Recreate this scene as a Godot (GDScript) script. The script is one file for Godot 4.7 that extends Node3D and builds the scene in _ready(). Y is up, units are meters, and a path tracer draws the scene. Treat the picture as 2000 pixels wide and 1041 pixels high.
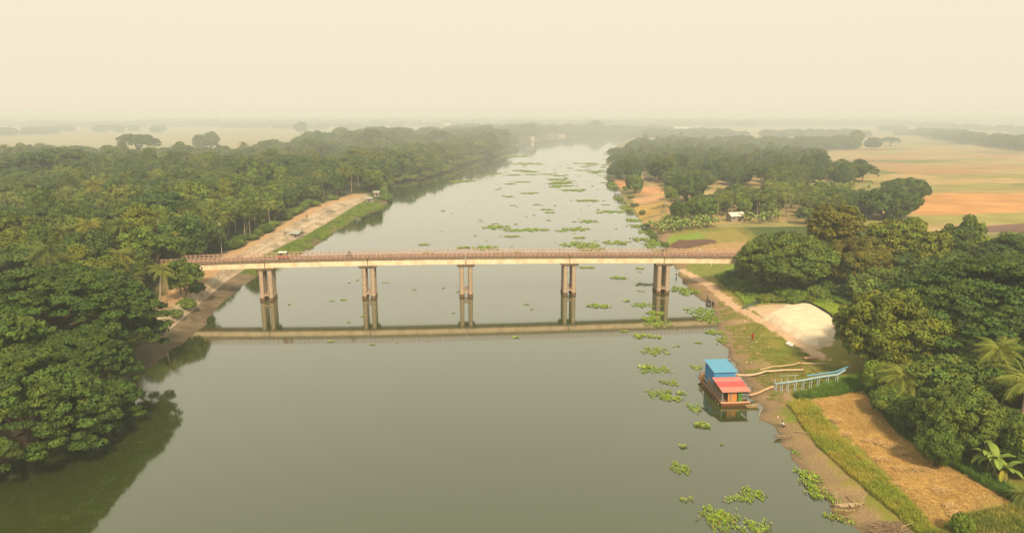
extends Node3D
# A river with a long concrete bridge seen from the air, in metres; the water lies at y = 0 and the river runs along -z.

class Shape:
	# collects triangles for one mesh
	var v := PackedVector3Array()
	var n := PackedVector3Array()
	var c := PackedColorArray()
	func tri(a: Vector3, b: Vector3, d: Vector3, col: Color) -> void:
		var m := (d - a).cross(b - a).normalized()
		v.append(a); v.append(b); v.append(d)
		n.append(m); n.append(m); n.append(m)
		c.append(col); c.append(col); c.append(col)
	func quad(a: Vector3, b: Vector3, d: Vector3, e: Vector3, col: Color) -> void:
		tri(a, b, d, col)
		tri(a, d, e, col)
	func hexa(p: Array, col: Color) -> void:
		# eight corners: bottom ring 0-3, top ring 4-7, both counter-clockwise seen from above
		quad(p[4], p[7], p[6], p[5], col)
		quad(p[0], p[1], p[2], p[3], col)
		for i in 4:
			var j := (i + 1) % 4
			quad(p[i], p[i + 4], p[j + 4], p[j], col)
	func box(at: Vector3, size: Vector3, col := Color.WHITE, turn := Basis.IDENTITY) -> void:
		var h := size * 0.5
		var p := []
		for y in [-h.y, h.y]:
			for q in [Vector2(-h.x, h.z), Vector2(h.x, h.z), Vector2(h.x, -h.z), Vector2(-h.x, -h.z)]:
				p.append(at + turn * Vector3(q.x, y, q.y))
		hexa(p, col)
	func bar(a: Vector3, b: Vector3, w: float, t: float, col := Color.WHITE) -> void:
		# a box of width w and thickness t between two points
		var f := b - a
		var y := f.normalized()
		var x := y.cross(Vector3.FORWARD if absf(y.z) < 0.9 else Vector3.UP).normalized()
		var z := x.cross(y)
		box((a + b) * 0.5, Vector3(w, f.length(), t), col, Basis(x, y, z))
	func tube(path: Array, radii: Array, sides: int, col := Color.WHITE, capped := true) -> void:
		var rings := []
		var side := Vector3.RIGHT
		for i in path.size():
			var dir: Vector3 = (path[mini(i + 1, path.size() - 1)] - path[maxi(i - 1, 0)]).normalized()
			side = (side - dir * side.dot(dir))
			if side.length() < 0.05:
				side = dir.cross(Vector3.FORWARD)
			side = side.normalized()
			var up := dir.cross(side)
			var ring := []
			for k in sides:
				var a := TAU * k / sides
				var o := side * cos(a) + up * sin(a)
				ring.append([path[i] + o * radii[i], o])
			rings.append(ring)
		for i in path.size() - 1:
			for k in sides:
				var q := [rings[i][k], rings[i + 1][k], rings[i + 1][(k + 1) % sides], rings[i][(k + 1) % sides]]
				for t in [0, 1, 2, 0, 2, 3]:
					v.append(q[t][0]); n.append(q[t][1]); c.append(col)
		if capped:
			for e in [0, path.size() - 1]:
				for k in range(1, sides - 1):
					if e == 0:
						tri(rings[e][0][0], rings[e][k][0], rings[e][k + 1][0], col)
					else:
						tri(rings[e][0][0], rings[e][k + 1][0], rings[e][k][0], col)
	func lathe(at: Vector3, profile: Array, sides: int, col := Color.WHITE) -> void:
		var path := []
		var radii := []
		for q in profile:
			path.append(at + Vector3(0, q.y, 0))
			radii.append(q.x)
		tube(path, radii, sides, col)
	func add(other: Shape, at: Transform3D, tint := Color.WHITE) -> void:
		for i in other.v.size():
			v.append(at * other.v[i])
			n.append((at.basis * other.n[i]).normalized())
			c.append(other.c[i] * tint)
	func mesh() -> ArrayMesh:
		var a := []
		a.resize(Mesh.ARRAY_MAX)
		a[Mesh.ARRAY_VERTEX] = v
		a[Mesh.ARRAY_NORMAL] = n
		a[Mesh.ARRAY_COLOR] = c
		var m := ArrayMesh.new()
		m.add_surface_from_arrays(Mesh.PRIMITIVE_TRIANGLES, a)
		return m

var rng := RandomNumberGenerator.new()
var soft := FastNoiseLite.new()     # patches some tens of metres wide
var fine := FastNoiseLite.new()     # patches of a metre or two
var M := {}                         # materials
var taken := {}                     # how often each name was used

func rnd(a: float, b: float) -> float:
	return rng.randf_range(a, b)

func numbered(called: String) -> String:
	taken[called] = taken.get(called, -1) + 1
	return called if taken[called] == 0 else "%s_%03d" % [called, taken[called]]

func tag(o: Node3D, label: String, category := "", group := "", kind := "") -> Node3D:
	if label: o.set_meta("label", label)
	if category: o.set_meta("category", category)
	if group: o.set_meta("group", group)
	if kind: o.set_meta("kind", kind)
	return o

func thing(called: String, label: String, category: String, at := Vector3.ZERO, turn := 0.0, group := "") -> Node3D:
	var o := Node3D.new()
	o.name = numbered(called)
	add_child(o)
	o.position = at
	o.rotation.y = turn
	tag(o, label, category, group)
	return o

func part(called: String, mesh: Mesh, material: Material, parent: Node3D, at := Vector3.ZERO) -> MeshInstance3D:
	var o := MeshInstance3D.new()
	o.name = called
	o.mesh = mesh
	o.material_override = material
	parent.add_child(o, true)
	o.position = at
	return o

func piece(called: String, mesh: Mesh, material: Material, at := Vector3.ZERO) -> MeshInstance3D:
	# a top-level object that is one mesh
	var o := MeshInstance3D.new()
	o.name = numbered(called)
	o.mesh = mesh
	o.material_override = material
	add_child(o)
	o.position = at
	return o

func lin(r: float, g: float, b: float) -> Color:
	return Color(r, g, b).linear_to_srgb()

func noise_map(seed_: int, freq: float, lo: Color, hi: Color, normal := false, strength := 4.0, octaves := 4) -> NoiseTexture2D:
	var t := NoiseTexture2D.new()
	var f := FastNoiseLite.new()
	f.seed = seed_
	f.frequency = freq
	f.fractal_octaves = octaves
	t.noise = f
	t.width = 512
	t.height = 512
	t.seamless = true
	if normal:
		t.as_normal_map = true
		t.bump_strength = strength
	else:
		var g := Gradient.new()
		g.set_color(0, lo)
		g.set_color(1, hi)
		t.color_ramp = g
	return t

func paint(called: String, col: Color, rough := 0.8, grain: Texture2D = null, size := 1.0, spec := 0.3) -> StandardMaterial3D:
	var m := StandardMaterial3D.new()
	m.resource_name = called
	m.albedo_color = col
	m.roughness = rough
	m.metallic_specular = spec
	m.vertex_color_use_as_albedo = true
	m.cull_mode = BaseMaterial3D.CULL_DISABLED
	if grain:
		m.albedo_texture = grain
		m.uv1_triplanar = true
		m.uv1_world_triplanar = true
		m.uv1_scale = Vector3.ONE / size
	M[called] = m
	return m

func leafy(called: String, tint: Color, through := 0.35) -> StandardMaterial3D:
	var m := StandardMaterial3D.new()
	m.resource_name = called
	m.albedo_color = tint
	m.vertex_color_use_as_albedo = true
	m.roughness = 0.62
	m.metallic_specular = 0.28
	m.cull_mode = BaseMaterial3D.CULL_DISABLED
	m.backlight_enabled = true
	m.backlight = Color(through, through, through * 0.6)
	M[called] = m
	return m

func _ready() -> void:
	rng.seed = 20240611
	soft.seed = 5; soft.frequency = 0.022; soft.fractal_octaves = 3
	fine.seed = 9; fine.frequency = 0.35; fine.fractal_octaves = 3
	# ---- camera
	var cam := Camera3D.new()
	cam.name = "camera"
	add_child(cam)
	cam.position = Vector3(0, 43.2, 0)
	cam.rotation_degrees = Vector3(-11.941, 0, 0)
	cam.fov = 40.053
	cam.near = 0.5
	cam.far = 30000.0
	cam.current = true
	# ---- sky, haze and exposure
	var env := Environment.new()
	var sky := Sky.new()
	var sm := ProceduralSkyMaterial.new()
	sm.sky_top_color = lin(0.84, 0.81, 0.64)
	sm.sky_horizon_color = lin(0.665, 0.595, 0.455)
	sm.sky_curve = 0.6
	sm.ground_bottom_color = lin(0.20, 0.17, 0.11)
	sm.ground_horizon_color = lin(0.60, 0.52, 0.39)
	sm.ground_curve = 0.05
	sm.sun_angle_max = 0.0
	sky.sky_material = sm
	env.background_mode = Environment.BG_SKY
	env.sky = sky
	env.tonemap_mode = Environment.TONE_MAPPER_LINEAR
	env.tonemap_exposure = 1.35
	env.fog_enabled = true
	env.fog_mode = Environment.FOG_MODE_EXPONENTIAL
	env.fog_density = 0.00042
	env.fog_light_color = Color(0.945, 0.985, 1.0)
	env.volumetric_fog_enabled = true
	env.volumetric_fog_density = 0.0
	env.sdfgi_enabled = true
	env.ssao_enabled = true
	env.ssil_enabled = true
	var we := WorldEnvironment.new()
	we.name = "environment"
	we.environment = env
	add_child(we)
	# the thicker haze that lies over the plain upstream
	var mist := FogVolume.new()
	mist.name = "haze_bank"
	mist.shape = RenderingServer.FOG_VOLUME_SHAPE_BOX
	mist.size = Vector3(18000, 50, 13100)
	mist.position = Vector3(0, 20, -7000)
	var mm := FogMaterial.new()
	mm.density = 0.0007
	mm.albedo = Color(0.925, 0.96, 0.965)
	mist.material = mm
	add_child(mist)
	tag(mist, "pale haze lying over the far plain", "", "", "stuff")
	# ---- the sun: low, behind the viewer, a little to the right, softened by haze
	var sun := DirectionalLight3D.new()
	sun.name = "sun"
	add_child(sun)
	sun.look_at_from_position(Vector3.ZERO, Vector3(-0.14, -0.66, -0.74), Vector3.UP)
	sun.light_color = Color(1.0, 0.905, 0.745)
	sun.light_energy = 1.5
	sun.light_angular_distance = 7.0
	sun.shadow_enabled = true
	make_materials()
	make_shore_tables()
	make_ground()
	make_water()
	make_revetment()
	make_bridge()
	make_plant_kinds()
	plant_trees()
	make_boats()
	make_bank_things()
	make_houses()
	make_people()
	make_hyacinth()
	make_grass()
func make_materials() -> void:
	var grain := noise_map(3, 0.05, Color(0.72, 0.72, 0.72), Color(1, 1, 1), false, 4.0, 5)
	var blotch := noise_map(8, 0.012, Color(0.62, 0.60, 0.56), Color(1, 1, 1), false, 4.0, 5)
	M.grain = grain
	M.blotch = blotch
	var g := paint("earth", Color.WHITE, 0.95, grain, 9.0, 0.15)
	g.heightmap_enabled = false
	paint("concrete", lin(0.72, 0.58, 0.43), 0.9, noise_map(41, 0.01, Color(0.86, 0.83, 0.80), Color(1, 1, 1), false, 4.0, 5), 12.0)
	paint("stained_concrete", lin(0.26, 0.21, 0.16), 0.95, blotch, 4.0)
	paint("pier_concrete", lin(0.68, 0.56, 0.44), 0.9, noise_map(21, 0.02, Color(0.46, 0.40, 0.35), Color(1, 1, 1), false, 4.0, 5), 3.0).uv1_scale = Vector3(0.9, 0.12, 0.9)
	paint("rail_paint", lin(0.62, 0.41, 0.34), 0.7, blotch, 5.0)
	paint("asphalt", lin(0.30, 0.17, 0.13), 0.95, grain, 4.0)
	paint("slab_concrete", lin(0.62, 0.50, 0.38), 0.95, blotch, 6.0)
	paint("plain", Color.WHITE, 0.85, grain, 3.0)
	paint("weathered", Color.WHITE, 0.75, noise_map(52, 0.025, Color(0.60, 0.58, 0.56), Color(1.0, 1.0, 1.0), false, 4.0, 5), 3.0)
	paint("gloss", Color.WHITE, 0.4, null, 1.0, 0.5)
	paint("sand", lin(0.67, 0.57, 0.44), 0.95, noise_map(31, 0.03, Color(0.86, 0.84, 0.82), Color(1, 1, 1)), 6.0, 0.15)
	paint("bark", lin(0.17, 0.13, 0.09), 0.95, blotch, 2.0)
	paint("pale_bark", lin(0.42, 0.34, 0.25), 0.95, blotch, 2.0)
	leafy("leaf_dark", lin(0.72, 0.81, 0.62))
	leafy("leaf_mid", lin(1.0, 1.03, 0.88))
	leafy("leaf_bright", lin(1.30, 1.32, 0.85))
	leafy("leaf_yellow", lin(1.38, 1.18, 0.65))
	leafy("leaf_brown", lin(1.35, 0.90, 0.65))
	leafy("leaf_olive", lin(1.15, 1.02, 0.70))
	leafy("leaf_blue", lin(0.66, 0.84, 0.95))
	leafy("leaf_grass", lin(1, 1, 1), 0.3)
	var w := StandardMaterial3D.new()
	w.resource_name = "river_water"
	w.albedo_color = lin(0.029, 0.040, 0.008)
	w.roughness = 0.06
	w.metallic_specular = 0.52
	w.clearcoat_enabled = true
	w.clearcoat = 1.0
	w.clearcoat_roughness = 0.05
	w.normal_enabled = true
	w.normal_texture = noise_map(17, 0.02, Color.BLACK, Color.WHITE, true, 2.0, 4)
	w.normal_scale = 0.11
	w.uv1_triplanar = true
	w.uv1_world_triplanar = true
	w.uv1_scale = Vector3.ONE / 9.0
	M.river_water = w

# ---- the river's two shores and the lines of the left bank, each as x for a row of z (2 m apart, from z = 80 down)
const Z0 := 80.0
const ZN := 860
var Lx := PackedFloat32Array()
var Rx := PackedFloat32Array()
var Lo := PackedFloat32Array()
var Hi := PackedFloat32Array()
var Bk := PackedFloat32Array()

func table(points: Array) -> PackedFloat32Array:
	# points: Vector2(x, z) from near to far
	var t := PackedFloat32Array()
	t.resize(ZN)
	var k := 0
	for i in ZN:
		var z := Z0 - 2.0 * i
		while k < points.size() - 2 and points[k + 1].y > z:
			k += 1
		var a: Vector2 = points[k]
		var b: Vector2 = points[k + 1]
		t[i] = lerpf(a.x, b.x, clampf((a.y - z) / (a.y - b.y), 0.0, 1.0))
	return t

func row(t: PackedFloat32Array, z: float) -> float:
	var f := clampf((Z0 - z) * 0.5, 0.0, ZN - 1.01)
	var i := int(f)
	return lerpf(t[i], t[i + 1], f - i)

func make_shore_tables() -> void:
	Lx = table([Vector2(-60, 80), Vector2(-66, -60), Vector2(-64, -90), Vector2(-62.5, -117), Vector2(-63.38, -143.77), Vector2(-66.85, -162.04), Vector2(-68.23, -182.39), Vector2(-69.19, -199.10), Vector2(-64.62, -232.70), Vector2(-64.85, -269.26), Vector2(-64.15, -302.96), Vector2(-59.42, -330.96), Vector2(-60.79, -356.01), Vector2(-69.76, -394.93), Vector2(-75.97, -452.86), Vector2(-68.94, -470.04), Vector2(-57.96, -488.54), Vector2(-49.27, -544.07), Vector2(-37.72, -638.59), Vector2(-13.06, -753.57), Vector2(-9.26, -892.24), Vector2(22.26, -1074.04), Vector2(75.82, -1292.86), Vector2(150, -1400), Vector2(420, -1440), Vector2(1200, -1470), Vector2(3000, -1490)])
	Rx = table([Vector2(34, 80), Vector2(36, -55), Vector2(36.51, -69.22), Vector2(35.70, -72.29), Vector2(35.84, -76.62), Vector2(35.88, -82.74), Vector2(36.71, -88.29), Vector2(36.36, -92.92), Vector2(36.27, -98.91), Vector2(36.96, -105.64), Vector2(39.13, -120.67), Vector2(39.33, -127.55), Vector2(41.90, -143.77), Vector2(45.14, -159.80), Vector2(44.22, -177.94), Vector2(45.34, -194.49), Vector2(49.71, -232.70), Vector2(51.50, -269.26), Vector2(52.59, -310.71), Vector2(57.02, -377.94), Vector2(65.48, -480.97), Vector2(80.48, -625.83), Vector2(102.94, -781.65), Vector2(140.34, -990.07), Vector2(197.20, -1242.30), Vector2(420, -1310), Vector2(1200, -1340), Vector2(3000, -1360)])
	Lo = table([Vector2(-63, 80), Vector2(-66, -120), Vector2(-68.33, -141.51), Vector2(-70.46, -158.29), Vector2(-72.63, -177.06), Vector2(-74.85, -216.32), Vector2(-73.99, -236.52), Vector2(-72.34, -255.05), Vector2(-72.06, -291.59), Vector2(-72.47, -332.30), Vector2(-71.68, -358.17), Vector2(-66, -372)])
	Hi = table([Vector2(-70, 80), Vector2(-71, -120), Vector2(-70.31, -144.62), Vector2(-72.66, -163.91), Vector2(-74.84, -183.10), Vector2(-78.54, -205.81), Vector2(-79.12, -224.89), Vector2(-80.40, -258.34), Vector2(-79.56, -281.93), Vector2(-79.77, -324.22), Vector2(-75.59, -347.42), Vector2(-72.65, -359.62), Vector2(-70, -372)])
	Bk = table([Vector2(-74, 80), Vector2(-76, -120), Vector2(-77, -160), Vector2(-81.39, -203.75), Vector2(-81.64, -220.83), Vector2(-81.73, -240.21), Vector2(-83.00, -266.98), Vector2(-85.01, -301.85), Vector2(-83.50, -330.18), Vector2(-79.62, -354.74), Vector2(-75, -372)])
	for i in ZN:
		var z := Z0 - 2.0 * i
		var k := 1.0 if z > -400.0 else 2.5
		Lx[i] += k * 0.9 * fine.get_noise_2d(z * 0.5, 3.0)
		Rx[i] += k * (1.7 * fine.get_noise_2d(z * 0.4, 40.0) + 0.7 * fine.get_noise_2d(z * 1.5, 70.0))

func bridge_z(x: float) -> float:
	return -172.0 - 0.0728 * x

func height(x: float, z: float) -> float:
	var l := row(Lx, z)
	var r := row(Rx, z)
	if x > l and x < r:
		return -minf(2.5, 0.22 * minf(x - l, r - x))
	var h := 0.0
	if x <= l:
		var lo := row(Lo, z)
		var hi := row(Hi, z)
		if z < -360.0 or z > -132.0:
			h = 3.6 * smoothstep(0.0, 8.0, l - x)
		elif x > lo:
			h = 1.0 * (l - x) / maxf(0.5, l - lo)
		elif x > hi:
			h = lerpf(1.0, 3.0, (lo - x) / maxf(0.3, lo - hi))
		else:
			h = 3.0
		h += 0.8 * smoothstep(2.0, 30.0, hi - x) if x < hi else 0.0
		var emb := 9.2 - 0.035 * maxf(0.0, -86.0 - x) - maxf(0.0, absf(z - bridge_z(x)) - 3.4) * 0.62 - maxf(0.0, x + 85.0) * 0.75
		h = maxf(h, emb)
	else:
		var d := x - r
		h = 0.9 * smoothstep(-0.5, 7.0, d) + 1.2 * smoothstep(5.0, 16.0, d) + 0.6 * smoothstep(18.0, 60.0, d)
		var emb2 := 8.9 - 0.03 * maxf(0.0, x - 66.0) - maxf(0.0, absf(z - bridge_z(x)) - 3.4) * 0.62 - maxf(0.0, 64.0 - x) * 0.8
		h = maxf(h, emb2)
	var near := smoothstep(0.0, 6.0, maxf(l - x, x - r))
	return h + near * (0.25 * soft.get_noise_2d(x, z) + 0.06 * fine.get_noise_2d(x, z))

var P_path := PackedVector2Array()
var P_sand := PackedVector2Array()
var P_field := PackedVector2Array()
var P_rice := PackedVector2Array()
var P_brush := PackedVector2Array()
var P_lawn := PackedVector2Array()
var plots := []      # [polygon, colour] of the plots upstream on the right bank

func inside(p: Vector2, poly: PackedVector2Array) -> bool:
	return Geometry2D.is_point_in_polygon(p, poly)

func ribbon(line: Array, w: float) -> PackedVector2Array:
	var a := PackedVector2Array()
	var b := PackedVector2Array()
	for i in line.size():
		var d: Vector2 = (line[mini(i + 1, line.size() - 1)] - line[maxi(i - 1, 0)]).normalized()
		var s := Vector2(-d.y, d.x) * w
		a.append(line[i] + s)
		b.append(line[i] - s)
	b.reverse()
	a.append_array(b)
	return a

func mixed(a: Color, b: Color, t: float) -> Color:
	return a.lerp(b, clampf(t, 0.0, 1.0))

func cell_value(i: int, j: int) -> float:
	return fposmod(sin(i * 127.1 + j * 311.7) * 43758.5453, 1.0)

func field_colour(x: float, z: float) -> Color:
	var a := 0.22 if x > 0 else -0.35
	var u := (x * cos(a) - z * sin(a)) / 62.0 + 0.25 * soft.get_noise_2d(x * 0.3, z * 0.3)
	var w := (x * sin(a) + z * cos(a)) / 34.0 + 0.35 * soft.get_noise_2d(z * 0.3, x * 0.3)
	var i := int(floor(u))
	var j := int(floor(w + 0.4 * cell_value(i, 7)))
	var t := cell_value(i, j)
	var c := Color(0.40, 0.30, 0.13)
	if t < 0.22: c = Color(0.32, 0.28, 0.11)
	elif t < 0.34: c = Color(0.20, 0.21, 0.075)
	elif t < 0.55: c = Color(0.44, 0.32, 0.15)
	elif t < 0.65: c = Color(0.42, 0.26, 0.12)
	elif t < 0.72: c = Color(0.26, 0.19, 0.11)
	if x < 0.0:
		c = c.lerp(Color(0.33, 0.29, 0.17), 0.6)
	var k := 1.0 + 0.28 * soft.get_noise_2d(x * 1.7, z * 3.0)
	return Color(c.r * k, c.g * k, c.b * k)

func ground_colour(x: float, z: float, h: float) -> Color:
	var n := fine.get_noise_2d(x, z)
	var s := soft.get_noise_2d(x * 2.2, z * 2.2)
	var l := row(Lx, z)
	var r := row(Rx, z)
	var mud := Color(0.29, 0.20, 0.115)
	if x > l and x < r:
		return Color(0.12, 0.095, 0.06)
	if x <= l:
		var d := l - x
		var lo := row(Lo, z)
		var hi := row(Hi, z)
		var bk := row(Bk, z)
		var green := Color(0.10, 0.15, 0.035)
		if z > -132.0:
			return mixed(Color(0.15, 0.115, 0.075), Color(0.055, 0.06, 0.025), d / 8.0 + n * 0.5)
		if z > -362.0:
			if x > lo:
				var wet := Color(0.135, 0.105, 0.07)
				if z < -190.0:
					return mixed(mixed(wet, Color(0.26, 0.19, 0.12), s + 0.5), green, (d - 2.0) * 0.3 + n * 1.8 + s)
				return mixed(wet, Color(0.24, 0.18, 0.115), smoothstep(-0.3, 0.5, n + s) + 0.12 * d - 0.3)
			if x > hi - 0.4:
				return Color(0.42, 0.33, 0.24)
			if x > bk - 1.0 and z < -150.0:
				return mixed(Color(0.58, 0.37, 0.20), Color(0.46, 0.30, 0.17), n + 0.5)
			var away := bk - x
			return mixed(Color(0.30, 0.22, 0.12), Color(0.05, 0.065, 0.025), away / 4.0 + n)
		var depth := -z
		var wood_back := 620.0 + 60.0 * soft.get_noise_2d(x, 9.0)
		var beside := d < 190.0 + 60.0 * soft.get_noise_2d(z * 0.4, 1.0)
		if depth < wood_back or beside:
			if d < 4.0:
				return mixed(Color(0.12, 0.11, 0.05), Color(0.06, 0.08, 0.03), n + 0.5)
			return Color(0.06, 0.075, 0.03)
		return field_colour(x, z)
	# right bank
	var e := x - r
	var p := Vector2(x + 0.8 * n, z + 0.8 * fine.get_noise_2d(z + 50.0, x))
	var grass := mixed(Color(0.25, 0.23, 0.05), Color(0.36, 0.26, 0.085), s + 0.3 + n * 0.5)
	grass = mixed(grass, Color(0.17, 0.21, 0.035), s * 1.8 + 0.15)
	if z > -262.0 and x < 140.0:
		if inside(p, P_path):
			return mixed(Color(0.68, 0.47, 0.31), Color(0.58, 0.39, 0.25), n + 0.5)
		if inside(p, P_sand):
			return mixed(Color(0.66, 0.50, 0.34), Color(0.52, 0.33, 0.20), n * 1.6 + s)
		if inside(p, P_rice):
			return mixed(Color(0.20, 0.22, 0.05), Color(0.30, 0.22, 0.07), n + 0.4)
		if inside(p, P_field):
			return mixed(mixed(Color(0.46, 0.29, 0.085), Color(0.58, 0.37, 0.13), n * 1.4 + 0.5), Color(0.30, 0.24, 0.07), s * 2.0 - 0.1)
		if inside(p, P_lawn):
			return mixed(Color(0.22, 0.30, 0.04), Color(0.17, 0.24, 0.04), n + 0.5)
		if inside(p, P_brush):
			return mixed(Color(0.12, 0.19, 0.03), Color(0.19, 0.25, 0.045), n + 0.4)
		for q in plots:
			if inside(Vector2(x + 0.25 * n, z), q[0]):
				var k := 1.0 + 0.25 * n
				return Color(q[1].r * k, q[1].g * k, q[1].b * k)
		var bare := mixed(mud, Color(0.40, 0.27, 0.155), smoothstep(1.5, 6.0, e) + n * 0.7)
		bare = mixed(bare, Color(0.17, 0.13, 0.085), 1.0 - e * 0.7 + n)
		var edge := 4.2 if z < -108.0 else 3.2
		var c := mixed(bare, grass, (e - edge) * 0.5 + n * 1.8 + s * 1.2)
		if e > 28.0:
			c = mixed(c, Color(0.08, 0.11, 0.03), (e - 28.0) * 0.15 + n)
		return c
	for q in plots:
		if inside(p, q[0]):
			var k := 1.0 + 0.3 * s + 0.12 * n
			return Color(q[1].r * k, q[1].g * k, q[1].b * k)
	if e < 16.0:
		return mixed(mixed(Color(0.16, 0.17, 0.06), Color(0.33, 0.24, 0.12), s + 0.5), Color(0.42, 0.26, 0.12), s * 1.5 + (e - 6.0) * 0.1)
	return field_colour(x, z)

func steps(list: Array) -> PackedFloat32Array:
	# [from, to, step] runs joined; a last run may grow: [from, to, step, factor]
	var out := PackedFloat32Array()
	for q in list:
		var x: float = q[0]
		var d: float = q[2]
		while (x < q[1] if d > 0 else x > q[1]):
			out.append(x)
			x += d
			if q.size() > 3: d *= q[3]
	return out

func make_ground() -> void:
	P_path = ribbon([Vector2(47.12, -199.73), Vector2(49.42, -178.67), Vector2(49.37, -162.90), Vector2(51.55, -141.80), Vector2(52.56, -128.32), Vector2(53.09, -118.36)], 1.15)
	P_sand = PackedVector2Array([Vector2(52.27, -156.49), Vector2(58.52, -155.60), Vector2(65.34, -152.99), Vector2(64.70, -138.91), Vector2(57.24, -125.01), Vector2(53.44, -123.57), Vector2(51.80, -142.57)])
	P_rice = PackedVector2Array([Vector2(40.98, -102.09), Vector2(44.49, -102.89), Vector2(43.46, -89.65), Vector2(43.97, -79.47), Vector2(43.84, -71.09), Vector2(43.48, -66.87), Vector2(41.77, -68.00), Vector2(40.76, -76.29), Vector2(39.91, -88.40)])
	P_field = PackedVector2Array([Vector2(44.61, -102.64), Vector2(53.11, -103.66), Vector2(50.77, -88.19), Vector2(51.66, -80.04), Vector2(54.13, -71.13), Vector2(43.29, -67.45), Vector2(44.52, -79.15)])
	P_lawn = PackedVector2Array([Vector2(66.02, -156.10), Vector2(75.10, -157.45), Vector2(69.76, -141.11), Vector2(66.81, -143.73)])
	P_brush = PackedVector2Array([Vector2(52.75, -186.32), Vector2(64.54, -196.18), Vector2(96.58, -192.78), Vector2(77.27, -154.84), Vector2(65.30, -155.72), Vector2(52.50, -157.97)])
	plots = [
		[PackedVector2Array([Vector2(51.35, -236.31), Vector2(56.53, -244.46), Vector2(66.56, -237.30), Vector2(66.30, -231.48), Vector2(53.03, -225.93)]), Color(0.16, 0.09, 0.07)],
		[PackedVector2Array([Vector2(51.17, -240.32), Vector2(55.37, -252.05), Vector2(66.08, -252.05), Vector2(64.55, -239.31)]), Color(0.22, 0.30, 0.05)],
		[PackedVector2Array([Vector2(66.08, -252.05), Vector2(80.30, -257.75), Vector2(77.93, -233.39), Vector2(65.80, -231.48), Vector2(65.08, -241.34)]), Color(0.30, 0.25, 0.07)],
		[PackedVector2Array([Vector2(48.27, -222.37), Vector2(66.63, -231.48), Vector2(76.27, -233.39), Vector2(70.14, -213.92), Vector2(45.92, -207.60)]), Color(0.42, 0.28, 0.13)],
		[PackedVector2Array([Vector2(45.64, -193.26), Vector2(50.22, -203.83), Vector2(71.11, -207.60), Vector2(57.57, -186.78), Vector2(48.75, -183.69)]), Color(0.22, 0.24, 0.06)],
		[PackedVector2Array([Vector2(65.61, -470.23), Vector2(78.73, -470.23), Vector2(72.30, -413.50), Vector2(62.17, -413.50)]), Color(0.56, 0.28, 0.13)],
		[PackedVector2Array([Vector2(62.31, -378.44), Vector2(75.19, -413.50), Vector2(86.16, -410.58), Vector2(79.04, -375.98)]), Color(0.58, 0.30, 0.15)],
		[PackedVector2Array([Vector2(60.64, -366.46), Vector2(75.59, -364.15), Vector2(71.62, -344.59), Vector2(57.40, -340.52)]), Color(0.56, 0.32, 0.17)],
		[PackedVector2Array([Vector2(56.75, -336.54), Vector2(69.99, -336.54), Vector2(62.19, -304.44), Vector2(52.53, -298.10)]), Color(0.50, 0.33, 0.10)],
		[PackedVector2Array([Vector2(52.42, -295.02), Vector2(61.56, -301.23), Vector2(57.24, -269.90), Vector2(50.21, -264.87)]), Color(0.36, 0.25, 0.11)],
		[PackedVector2Array([Vector2(75.76, -321.49), Vector2(83.71, -340.52), Vector2(77.08, -311.04), Vector2(73.24, -307.71)]), Color(0.56, 0.30, 0.17)],
		[PackedVector2Array([Vector2(160.64, -292.01), Vector2(193.16, -355.20), Vector2(218.55, -371.16), Vector2(262.78, -371.16), Vector2(218.75, -304.44), Vector2(181.23, -292.01)]), Color(0.58, 0.30, 0.12)],
		[PackedVector2Array([Vector2(124.79, -280.53), Vector2(159.06, -289.05), Vector2(218.52, -298.10), Vector2(198.43, -269.90), Vector2(121.78, -264.87)]), Color(0.34, 0.31, 0.10)],
		[PackedVector2Array([Vector2(161.44, -280.53), Vector2(175.68, -286.16), Vector2(175.61, -277.80), Vector2(163.68, -272.48)]), Color(0.17, 0.14, 0.10)],
		[PackedVector2Array([Vector2(177.70, -286.16), Vector2(205.93, -295.02), Vector2(210.01, -286.16), Vector2(186.60, -275.11)]), Color(0.24, 0.30, 0.07)],
		[PackedVector2Array([Vector2(160.52, -257.65), Vector2(173.45, -263.64), Vector2(204.09, -275.11), Vector2(186.61, -250.81), Vector2(157.26, -246.44)]), Color(0.20, 0.12, 0.10)],
	]
	var xs := steps([[-620.0, -9000.0, -9.0, 1.13]])
	xs.reverse()
	xs.resize(xs.size() - 1)
	xs.append_array(steps([[-620.0, -170.0, 9.0], [-170.0, -92.0, 2.2], [-92.0, -56.0, 0.8], [-56.0, 30.0, 7.0], [30.0, 72.0, 0.6], [72.0, 130.0, 1.4], [130.0, 640.0, 6.5], [640.0, 9500.0, 8.0, 1.13]]))
	var zs := steps([[80.0, -58.0, -6.0], [-58.0, -200.0, -0.75], [-200.0, -360.0, -1.3], [-360.0, -900.0, -4.5], [-900.0, -14000.0, -6.0, 1.075]])
	var v := PackedVector3Array()
	var c := PackedColorArray()
	var ix := PackedInt32Array()
	for j in zs.size():
		for i in xs.size():
			var h := height(xs[i], zs[j])
			v.append(Vector3(xs[i], h, zs[j]))
			c.append(ground_colour(xs[i], zs[j], h))
	var w := xs.size()
	for j in zs.size() - 1:
		for i in w - 1:
			var a := j * w + i
			# leave out the bed in mid-river
			if v[a].y < -2.0 and v[a + 1].y < -2.0 and v[a + w].y < -2.0 and v[a + w + 1].y < -2.0:
				continue
			ix.append_array([a, a + w, a + w + 1, a, a + w + 1, a + 1])
	var arr := []
	arr.resize(Mesh.ARRAY_MAX)
	arr[Mesh.ARRAY_VERTEX] = v
	arr[Mesh.ARRAY_COLOR] = c
	arr[Mesh.ARRAY_INDEX] = ix
	var st := SurfaceTool.new()
	var raw := ArrayMesh.new()
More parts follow.
